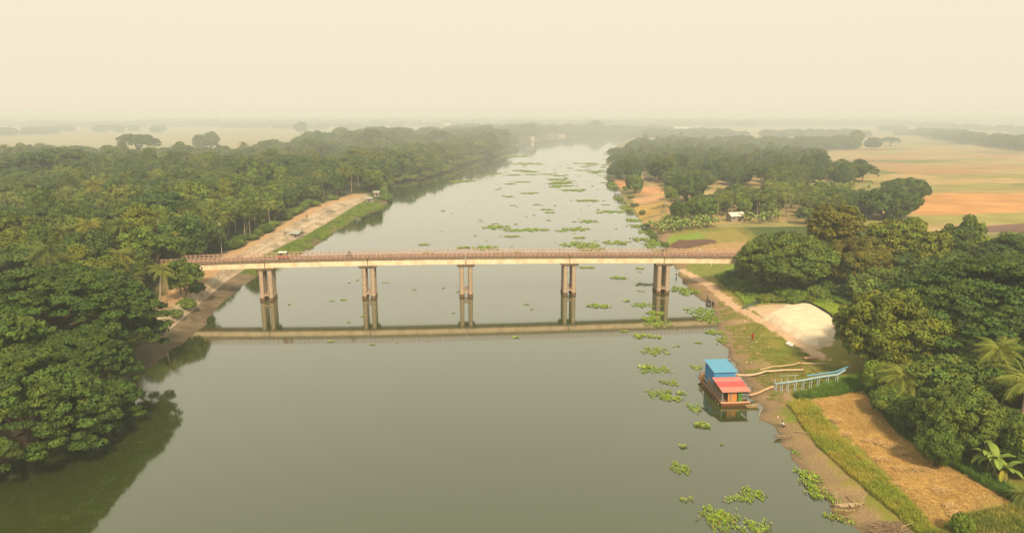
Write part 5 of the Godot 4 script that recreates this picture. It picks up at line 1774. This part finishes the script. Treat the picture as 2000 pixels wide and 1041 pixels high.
func motorcycle(label: String, at: Vector3, turn: float, col: Color) -> Node3D:
	var o := thing("motorcycle", label, "motorcycle", at, turn)
	wheel(o, Vector3(0, 0.31, 0.66), 0.31, 0.10)
	wheel(o, Vector3(0, 0.31, -0.62), 0.31, 0.12)
	var t := Shape.new()
	t.hexa([Vector3(-0.12, 0.62, 0.42), Vector3(0.12, 0.62, 0.42), Vector3(0.13, 0.62, -0.05), Vector3(-0.13, 0.62, -0.05), Vector3(-0.09, 0.86, 0.36), Vector3(0.09, 0.86, 0.36), Vector3(0.10, 0.80, -0.03), Vector3(-0.10, 0.80, -0.03)], col)
	part("tank", t.mesh(), M.gloss, o)
	part("seat", one(Vector3(0, 0.75, -0.36), Vector3(0.24, 0.10, 0.68), Color(0.02, 0.02, 0.02)), M.plain, o)
	part("engine", one(Vector3(0, 0.42, 0.08), Vector3(0.26, 0.34, 0.40), Color(0.10, 0.10, 0.10)), M.plain, o)
	var f := Shape.new()
	f.bar(Vector3(0, 0.31, 0.66), Vector3(0, 0.95, 0.40), 0.10, 0.05, Color(0.3, 0.3, 0.3))
	f.bar(Vector3(0, 0.31, -0.62), Vector3(0, 0.55, 0.0), 0.16, 0.05, Color(0.12, 0.12, 0.12))
	part("frame", f.mesh(), M.plain, o)
	part("handlebar", one(Vector3(0, 1.0, 0.38), Vector3(0.66, 0.04, 0.04), Color(0.05, 0.05, 0.05)), M.plain, o)
	var hl := Shape.new()
	hl.tube([Vector3(0, 0.88, 0.46), Vector3(0, 0.88, 0.58)], [0.06, 0.09], 10, Color(0.6, 0.6, 0.58))
	part("headlight", hl.mesh(), M.gloss, o)
	return o

func deck_at(s: float, across: float) -> Vector3:
	var a := atan(0.0728)
	return Vector3(0, 0, -172.0) + Basis(Vector3.UP, a) * Vector3(s, soffit(s) + 1.725, across)

func make_people() -> void:
	var along := atan(0.0728) + PI / 2
	# three-wheeled van on the bridge
	var v := thing("cargo_van", "small white-topped three-wheeler on the left part of the bridge", "three-wheeler", deck_at(-53.6, 0.3), along)
	for q in [Vector3(0, 0.27, 0.95), Vector3(-0.52, 0.27, -0.75), Vector3(0.52, 0.27, -0.75)]:
		wheel(v, q, 0.27, 0.11)
	var bs := Shape.new()
	bs.hexa([Vector3(-0.3, 0.3, 1.2), Vector3(0.3, 0.3, 1.2), Vector3(0.62, 0.3, -1.25), Vector3(-0.62, 0.3, -1.25), Vector3(-0.36, 0.85, 1.05), Vector3(0.36, 0.85, 1.05), Vector3(0.64, 0.9, -1.25), Vector3(-0.64, 0.9, -1.25)], Color(0.26, 0.05, 0.045))
	part("body", bs.mesh(), M.gloss, v)
	var cs := Shape.new()
	cs.hexa([Vector3(-0.55, 1.62, 0.75), Vector3(0.55, 1.62, 0.75), Vector3(0.64, 1.62, -1.25), Vector3(-0.64, 1.62, -1.25), Vector3(-0.45, 1.80, 0.60), Vector3(0.45, 1.80, 0.60), Vector3(0.55, 1.82, -1.15), Vector3(-0.55, 1.82, -1.15)], Color(0.75, 0.72, 0.68))
	part("canopy", cs.mesh(), M.plain, v)
	for q in [Vector3(-0.5, 1.25, 0.68), Vector3(0.5, 1.25, 0.68), Vector3(-0.58, 1.25, -1.2), Vector3(0.58, 1.25, -1.2)]:
		part("canopy_post", one(q, Vector3(0.06, 0.8, 0.06), Color(0.12, 0.10, 0.10)), M.plain, v)
	part("seat", one(Vector3(0, 1.05, -0.75), Vector3(1.05, 0.35, 0.5), Color(0.05, 0.03, 0.03)), M.plain, v)
	part("windscreen", one(Vector3(0, 1.22, 0.80), Vector3(0.9, 0.7, 0.03), Color(0.05, 0.06, 0.07)), M.gloss, v)
	part("headlight", one(Vector3(0, 0.66, 1.16), Vector3(0.16, 0.14, 0.06), Color(0.75, 0.72, 0.66)), M.gloss, v)
	motorcycle("dark motorcycle crossing the bridge near the second pier", deck_at(-38.4, 0.5), along, Color(0.02, 0.02, 0.025))
	person("person in dark clothes riding the motorcycle on the bridge", deck_at(-38.4, 0.5) + Basis(Vector3.UP, along) * Vector3(0, 0.08, -0.2), along, "ride", Color(0.06, 0.045, 0.045), Color(0.03, 0.03, 0.04))
	person("person in pale clothes walking near the right end of the bridge", deck_at(41.5, -0.8), along, "walk", Color(0.70, 0.62, 0.52), Color(0.55, 0.48, 0.40))
	person("person in pale shirt standing by the far rail at the bridge's right end", deck_at(46.4, -1.2), 0.4, "stand", Color(0.74, 0.68, 0.56), Color(0.50, 0.42, 0.34))
	# on the right bank
	var g := func(p: Vector3) -> Vector3: return Vector3(p.x, height(p.x, p.z) + 0.01, p.z)
	motorcycle("dark motorcycle parked on the shore path beyond the hyacinth", g.call(Vector3(45.46, 1.20, -163.02)), 0.7, Color(0.05, 0.04, 0.04))
	person("person in dark clothes walking beside the parked motorcycle on the shore", g.call(Vector3(45.19, 1.40, -158.57)), -0.6, "walk", Color(0.03, 0.028, 0.035), Color(0.02, 0.02, 0.025))
	person("person in grey standing at the parked motorcycle on the shore", g.call(Vector3(45.48, 1.20, -164.45)), 2.0, "stand", Color(0.16, 0.12, 0.13), Color(0.08, 0.06, 0.07))
	person("person in red standing on the grass between path and water", g.call(Vector3(45.67, 1.60, -132.73)), 0.5, "stand", Color(0.42, 0.035, 0.02), Color(0.34, 0.03, 0.02))
	person("person in white shirt crouching on the shore below the dredge boat", g.call(Vector3(38.02, 0.80, -95.16)), -1.2, "crouch", Color(0.74, 0.72, 0.70), Color(0.02, 0.02, 0.025))
	person("person washing at the water's edge behind the blue cabin", g.call(Vector3(38.54, 0.40, -123.01)), -1.0, "crouch", Color(0.50, 0.40, 0.36), Color(0.10, 0.07, 0.06))
	person("person standing at the shore under the bridge by the right pier", g.call(Vector3(44.23, 0.40, -191.43)), -0.9, "stand", Color(0.62, 0.60, 0.60), Color(0.03, 0.025, 0.03))
	# on the left bank road
	person("person in dark clothes walking on the left bank road upstream", g.call(Vector3(-79.18, 3.60, -279.11)), 2.6, "walk", Color(0.03, 0.03, 0.04), Color(0.04, 0.035, 0.035))
	person("person in white standing at the edge of the left bank road", g.call(Vector3(-77.28, 3.60, -246.82)), 1.0, "stand", Color(0.74, 0.70, 0.64), Color(0.30, 0.22, 0.18))
	person("person in brown walking close behind the one in white", g.call(Vector3(-76.81, 3.60, -243.56)), 1.2, "walk", Color(0.20, 0.10, 0.07), Color(0.05, 0.04, 0.04))
# ---- floating water hyacinth
var rafts := []

func raft_mesh(rx: float, rz: float, seed_: int, cover: float) -> ArrayMesh:
	# rosettes of rounded leaves standing a hand's breadth over the water, in a ragged outline
	var n := FastNoiseLite.new()
	n.seed = seed_
	n.frequency = 0.55
	var s := Shape.new()
	var count := int(rx * rz * 4.0 * cover)
	for k in count:
		var p := Vector2(rnd(-1, 1), rnd(-1, 1))
		var e := p.length() + 0.9 * n.get_noise_2d(p.x * rx * 0.8 + seed_, p.y * rz * 0.8)
		if e > 0.66:
			continue
		var at := Vector3(p.x * rx, 0.0, p.y * rz)
		var t := 1.0 + 0.45 * n.get_noise_2d(at.x * 1.5, at.z * 1.5)
		var dry := rng.randf() < 0.10
		for j in 5:
			var a := rnd(0, TAU)
			var lift := rnd(0.25, 1.1)
			var f := Vector3(cos(a) * cos(lift), sin(lift), sin(a) * cos(lift))
			var w := Vector3(-sin(a), 0, cos(a))
			var r := rnd(0.06, 0.12)
			var b := at + f * rnd(0.05, 0.12)
			var col := (Color(0.27, 0.17, 0.06) if dry else Color(0.20, 0.295, 0.032)) * t * rnd(0.7, 1.35)
			s.tri(b, b + f * r + w * r * 0.75, b + f * r * 2.0, col)
			s.tri(b, b + f * r * 2.0, b + f * r - w * r * 0.75, col)
	return s.mesh()

func raft(at: Vector3, w: float, d: float, label: String, group := "floating hyacinth rafts") -> void:
	var area := w * d
	var pick := 0 if area < 4.0 else 1 if area < 14.0 else 2
	var q: Array = rafts[pick][rng.randi() % rafts[pick].size()]
	var o := piece("hyacinth_raft", q[0], M.leaf_grass, Vector3(at.x, 0.0, at.z))
	var b := Basis(Vector3.UP, PI if rng.randf() < 0.5 else 0.0)
	o.basis = b.scaled_local(Vector3(w * 0.74 / q[1], clampf(sqrt(area) / (q[1] + q[2]) * 1.3, 0.7, 1.5), d * 0.74 / q[2]))
	tag(o, label, "water hyacinth", group)

func make_hyacinth() -> void:
	rafts = [[], [], []]
	for k in 4:
		rafts[0].append([raft_mesh(0.9, 0.7, 50 + k, 20.0), 0.9, 0.7])
		rafts[1].append([raft_mesh(2.4, 1.5, 60 + k, 19.0), 2.4, 1.5])
		rafts[2].append([raft_mesh(5.0, 2.8, 70 + k, 17.0), 5.0, 2.8])
	# [pixel-derived place, width, depth, label]
	var big := [
		[Vector3(22.86, 0.00, -71.27), 4.2, 4.6, "broad thick hyacinth raft at the bottom edge of the picture"],
		[Vector3(22.18, 0.00, -72.81), 2.4, 2.6, "upper left lobe of the thick raft at the bottom edge"],
		[Vector3(26.39, 0.00, -70.28), 2.6, 2.4, "hyacinth raft right of the thick one at the bottom edge"],
		[Vector3(25.68, 0.00, -76.06), 3.0, 1.4, "loose hyacinth raft above the thick one at the bottom"],
		[Vector3(27.80, 0.00, -77.20), 2.2, 2.4, "ragged hyacinth raft with a dead stem near the lower right shore"],
		[Vector3(20.79, 0.00, -83.40), 1.9, 2.6, "hyacinth clump halfway between boat and picture bottom"],
		[Vector3(22.67, 0.00, -89.33), 1.6, 1.3, "small hyacinth clump below the dredge boat, left"],
		[Vector3(26.79, 0.00, -96.26), 2.0, 1.5, "hyacinth clump just below the dredge boat's stern"],
		[Vector3(27.35, 0.00, -102.08), 2.0, 3.0, "bright hyacinth clump left of the dredge boat's stern"],
		[Vector3(19.94, 0.00, -75.94), 1.1, 1.0, "brownish hyacinth clump in open water near the bottom"],
		[Vector3(27.90, 0.00, -89.94), 0.7, 0.8, "tiny hyacinth tuft below the stern in open water"],
		[Vector3(23.22, 0.00, -107.72), 3.6, 4.0, "hyacinth raft left of the dredge boat"],
		[Vector3(24.47, 0.00, -106.05), 2.8, 2.2, "lower part of the raft left of the dredge boat"],
		[Vector3(26.52, 0.00, -108.15), 1.7, 1.2, "small clump between the raft and the dredge boat"],
		[Vector3(25.68, 0.00, -112.58), 2.4, 2.4, "hyacinth clump above the raft left of the boat"],
		[Vector3(24.56, 0.00, -118.87), 4.6, 4.0, "wide hyacinth raft level with the blue cabin"],
		[Vector3(23.16, 0.00, -119.89), 2.6, 1.4, "left arm of the wide raft level with the blue cabin"],
		[Vector3(26.45, 0.00, -128.72), 4.4, 4.0, "hyacinth raft in the string below the bridge's reflection"],
		[Vector3(26.38, 0.00, -137.84), 4.4, 2.6, "hyacinth raft lying across the lower edge of the reflection"],
		[Vector3(30.43, 0.00, -146.73), 5.0, 4.5, "large hyacinth raft on the bridge's reflection"],
		[Vector3(29.33, 0.00, -150.59), 4.0, 3.0, "left part of the large raft on the reflection"],
		[Vector3(31.42, 0.00, -154.65), 3.4, 2.8, "hyacinth raft below the right pier"],
		[Vector3(29.83, 0.00, -161.59), 4.2, 3.6, "hyacinth raft left of the right pier's foot"],
		[Vector3(26.89, 0.00, -165.29), 1.6, 1.6, "small round clump between the two right piers"],
		[Vector3(19.55, 0.00, -160.69), 4.2, 3.0, "bright hyacinth raft between the two right piers"],
		[Vector3(34.28, 0.00, -181.82), 5.2, 3.0, "hyacinth raft touching the right pier from the left"],
		[Vector3(28.30, 0.00, -189.47), 3.6, 2.6, "dark hyacinth clump seen under the fourth span"],
		[Vector3(45.59, 0.00, -173.18), 9.0, 6.0, "hyacinth mat filling the inlet right of the right pier"],
		[Vector3(42.69, 0.00, -176.86), 6.0, 5.0, "hyacinth mat against the right pier's right side"],
		[Vector3(41.94, 0.00, -156.33), 6.0, 5.0, "hyacinth mat along the shore below the inlet"],
		[Vector3(42.13, 0.00, -150.59), 5.0, 6.0, "thick hyacinth mat on the right end of the reflection"],
		[Vector3(40.73, 0.00, -140.22), 3.6, 2.4, "hyacinth strip on the shore just below the reflection"],
		[Vector3(41.04, 0.00, -135.21), 3.2, 4.0, "hyacinth fringe at the shore above the dredge boat"],
		[Vector3(32.00, 0.00, -119.89), 2.0, 2.2, "hyacinth clump behind the dredge boat's bow"],
		[Vector3(38.89, 0.00, -96.95), 0.9, 1.4, "green tuft at the water's edge by the crouching person"],
		[Vector3(37.60, 0.00, -86.13), 2.2, 4.0, "hyacinth fringe beside the dugout's shore"],
		[Vector3(36.52, 0.00, -81.83), 3.4, 2.4, "hyacinth spit reaching out from the shore by the stake"],
		[Vector3(36.32, 0.00, -79.21), 3.0, 4.2, "hyacinth fringe above the grey plank boat"],
		[Vector3(36.29, 0.00, -76.85), 3.4, 3.0, "hyacinth fringe right above the grey plank boat's bow"],
		[Vector3(36.19, 0.00, -71.88), 3.2, 2.2, "hyacinth fringe below the grey plank boat"],
		[Vector3(-5.87, 0.00, -276.67), 9.0, 8.0, "largest hyacinth raft just upstream of the bridge"],
		[Vector3(0.95, 0.00, -269.26), 7.0, 5.0, "middle hyacinth raft of the three upstream of the bridge"],
		[Vector3(8.05, 0.00, -270.47), 9.0, 6.0, "right hyacinth raft of the three upstream of the bridge"],
		[Vector3(0.00, 0.00, -255.54), 6.0, 4.0, "hyacinth raft nearest the bridge of the upstream group"],
		[Vector3(18.42, 0.00, -268.06), 4.0, 4.0, "round green clump in mid-river upstream of the bridge"],
		[Vector3(-29.27, 0.00, -239.22), 4.0, 4.0, "green clump just above the bridge left of midstream"],
		[Vector3(-15.30, 0.00, -233.61), 4.0, 3.4, "green clump touching the bridge rail at midstream"],
		[Vector3(25.97, 0.00, -235.45), 5.0, 3.0, "flat green clump just above the bridge right of midstream"],
		[Vector3(46.01, 0.00, -249.18), 8.0, 9.0, "hyacinth mat along the right shore just above the bridge"],
		[Vector3(47.64, 0.00, -239.22), 7.0, 6.0, "hyacinth mat between the right shore and the bridge"],
		[Vector3(48.40, 0.00, -279.22), 6.0, 9.0, "hyacinth fringe along the right shore by the banana plants"],
		[Vector3(49.06, 0.00, -295.59), 5.0, 8.0, "broken hyacinth fringe below the scrubby right shore"],
		[Vector3(2.55, 0.00, -735.94), 26.0, 44.0, "pale hyacinth field far upstream by the left shore"],
		[Vector3(13.05, 0.00, -625.83), 22.0, 20.0, "pale hyacinth streak far upstream in mid-river"],
	]
	for q in big:
		raft(q[0], q[1], q[2], q[3])
	# the smaller ones, scattered as the current left them
	for k in 230:
		var z := -rnd(195.0, 640.0)
		var t := rnd(0.25, 0.96)
		var x := lerpf(row(Lx, z), row(Rx, z), t)
		if rng.randf() > 0.35 + 0.65 * smoothstep(0.35, 0.8, t):
			continue
		var w := pow(rng.randf(), 3.5) * 7.0 * (1.0 + -z / 600.0) + 0.9
		raft(Vector3(x, 0, z), w, w * rnd(0.4, 1.1), ("tiny" if w < 2.2 else "small" if w < 4.5 else "broad") + " hyacinth clump " + ("left of midstream" if t < 0.45 else "in midstream" if t < 0.7 else "towards the right shore") + (" just above the bridge" if z > -270.0 else " well upstream of the bridge" if z > -420.0 else " far upstream"), "small hyacinth clumps upstream")
	for k in 26:
		var z := -rnd(128.0, 195.0)
		var x := rnd(-52.0, 38.0)
		raft(Vector3(x, 0, z), rnd(0.6, 1.6), rnd(0.4, 1.0), "tiny plant tuft drifting near the bridge piers", "tiny tufts near the bridge")
	for k in 40:
		var z := -rnd(200.0, 900.0)
		raft(Vector3(row(Rx, z) - rnd(0.5, 5.0), 0, z), rnd(2.5, 6.0), rnd(4.0, 10.0), "hyacinth fringe hugging the right shore upstream", "hyacinth fringe on the right shore")

# ---- grasses
func tuft(n: int, h: float, spread: float, width: float) -> ArrayMesh:
	var s := Shape.new()
	for k in n:
		var a := rnd(0, TAU)
		var b := Vector3(cos(a), 0, sin(a)) * spread * sqrt(rng.randf())
		var tip := b + Vector3(cos(a) * h * rnd(0.1, 0.6), h * rnd(0.6, 1.1), sin(a) * h * rnd(0.1, 0.6))
		var w := Vector3(-sin(a), 0, cos(a)) * width
		var t := rnd(0.75, 1.25)
		s.tri(b - w, b + w, tip, Color(t, t, t))
	return s.mesh()

func sow(called: String, label: String, mesh: ArrayMesh, places: Array) -> void:
	# places: [Transform3D, Color]
	var mm := MultiMesh.new()
	mm.transform_format = MultiMesh.TRANSFORM_3D
	mm.use_colors = true
	mm.mesh = mesh
	mm.instance_count = places.size()
	for i in places.size():
		mm.set_instance_transform(i, places[i][0])
		mm.set_instance_color(i, places[i][1])
	var o := MultiMeshInstance3D.new()
	o.name = numbered(called)
	o.multimesh = mm
	o.material_override = M.leaf_grass
	add_child(o)
	tag(o, label, "grass", "", "stuff")

func scatter(poly: PackedVector2Array, n: int, a: Color, b: Color, lo_s: float, hi_s: float, patch := 0.0) -> Array:
	var lo := poly[0]
	var hi := poly[0]
	for p in poly:
		lo = lo.min(p)
		hi = hi.max(p)
	var out := []
	for t in n * 5:
		if out.size() >= n:
			break
		var p := Vector2(rnd(lo.x, hi.x), rnd(lo.y, hi.y))
		if not inside(p, poly) or inside(p, P_path):
			continue
		var f := fine.get_noise_2d(p.x * 0.5, p.y * 0.5)
		if patch > 0.0 and f + 0.8 * soft.get_noise_2d(p.x * 3.0, p.y * 3.0) < rnd(-0.3, patch):
			continue
		var s := rnd(lo_s, hi_s)
		var c := a.lerp(b, clampf(f + rnd(0.1, 0.9), 0, 1)) * rnd(0.75, 1.25)
		out.append([Transform3D(Basis(Vector3.UP, rnd(0, TAU)).scaled_local(Vector3(s, s * rnd(0.8, 1.2), s)), Vector3(p.x, height(p.x, p.y) - 0.02, p.y)), c])
	return out

func make_grass() -> void:
	var blade := tuft(14, 0.55, 0.22, 0.03)
	var short := tuft(12, 0.20, 0.22, 0.025)
	var straw := tuft(7, 0.22, 0.10, 0.014)
	sow("rice_plants", "strip of standing yellow-green rice along the shore path", blade, scatter(P_rice, 7000, Color(0.24, 0.30, 0.035), Color(0.42, 0.34, 0.06), 0.6, 1.1))
	sow("rice_stubble", "straw stubble on the harvested rice field", straw, scatter(P_field, 12000, Color(0.46, 0.29, 0.10), Color(0.62, 0.42, 0.17), 0.7, 1.4))
	sow("lawn_grass", "bright green grass behind the sand heap", short, scatter(P_lawn, 1600, Color(0.24, 0.34, 0.03), Color(0.34, 0.42, 0.05), 0.8, 1.4))
	sow("brush_grass", "tall green grass on the brushy slope", blade, scatter(P_brush, 6500, Color(0.16, 0.28, 0.03), Color(0.27, 0.37, 0.05), 0.9, 1.9))
	var bank := PackedVector2Array([Vector2(49.33, -171.27), Vector2(52.14, -156.74), Vector2(52.69, -121.65), Vector2(54.58, -113.85), Vector2(51.19, -108.03), Vector2(41.23, -102.74), Vector2(38.88, -104.80), Vector2(39.83, -120.38), Vector2(44.06, -146.13)])
	sow("bank_grass", "short olive grass on the right bank", short, scatter(bank, 9000, Color(0.26, 0.23, 0.055), Color(0.20, 0.24, 0.045), 0.5, 1.1, 0.12))
	var margin := ribbon([Vector2(43.18, -103.87), Vector2(54.40, -106.41), Vector2(51.84, -88.96), Vector2(53.11, -80.43), Vector2(55.22, -71.13)], 1.2)
	sow("margin_grass", "green grass margin around the rice field", blade, scatter(margin, 3600, Color(0.08, 0.16, 0.02), Color(0.14, 0.22, 0.035), 0.9, 1.7))
	var ditch := PackedVector2Array([Vector2(43.92, -103.76), Vector2(49.31, -107.37), Vector2(57.07, -110.29), Vector2(55.99, -104.80), Vector2(49.05, -103.14)])
	sow("ditch_grass", "lush green grass beside the pipe trestle", blade, scatter(ditch, 2600, Color(0.10, 0.20, 0.02), Color(0.16, 0.27, 0.035), 0.9, 1.6))
	var corner := PackedVector2Array([Vector2(41.31, -66.70), Vector2(47.19, -69.60), Vector2(55.22, -71.13), Vector2(52.79, -64.02), Vector2(43.78, -62.33), Vector2(38.84, -64.02)])
	sow("corner_grass", "mixed grass in the lower right corner", blade, scatter(corner, 3000, Color(0.14, 0.19, 0.03), Color(0.32, 0.28, 0.06), 0.7, 1.3))
	var weed := PackedVector2Array()
	var back := PackedVector2Array()
	var z := -192.0
	while z > -345.0:
		weed.append(Vector2(row(Lx, z) - 0.4, z))
		back.append(Vector2(row(Lo, z) + 0.8, z))
		z -= 6.0
	back.reverse()
	weed.append_array(back)
	sow("shore_weeds", "green weeds at the foot of the left revetment upstream", blade, scatter(weed, 4200, Color(0.11, 0.19, 0.025), Color(0.19, 0.25, 0.04), 0.8, 1.7, 0.3))
	# straw heaps left on the field
	for q in [Vector3(45.34, 2.20, -94.74), Vector3(44.52, 2.20, -90.55), Vector3(47.56, 2.20, -86.68), Vector3(48.07, 2.20, -85.50), Vector3(48.65, 2.20, -83.80), Vector3(45.77, 2.20, -83.10), Vector3(48.34, 2.20, -79.53), Vector3(49.22, 2.20, -79.15), Vector3(44.17, 2.20, -77.30), Vector3(48.12, 2.20, -74.95), Vector3(47.33, 2.20, -71.65), Vector3(47.14, 2.20, -70.41), Vector3(46.70, 2.20, -80.43), Vector3(46.45, 2.20, -88.19)]:
		var at: Vector3 = q
		at.y = height(at.x, at.z)
		var s := Shape.new()
		for k in 90:
			var p := Vector3(rnd(-0.8, 0.8), 0, rnd(-0.5, 0.5))
			p.y = 0.22 * maxf(0.05, 1.0 - p.length()) + rnd(0, 0.05)
			var d := Vector3(rnd(-1, 1), rnd(-0.15, 0.15), rnd(-0.6, 0.6)).normalized() * rnd(0.25, 0.5)
			var w := Vector3(-d.z, 0.0, d.x).normalized() * 0.035
			s.quad(p - d - w, p - d + w, p + d + w, p + d - w, Color(0.62, 0.40, 0.17) * rnd(0.8, 1.2))
		tag(piece("straw_heap", s.mesh(), M.plain, at), "loose heap of cut straw lying on the rice field", "straw", "straw heaps on the rice field")
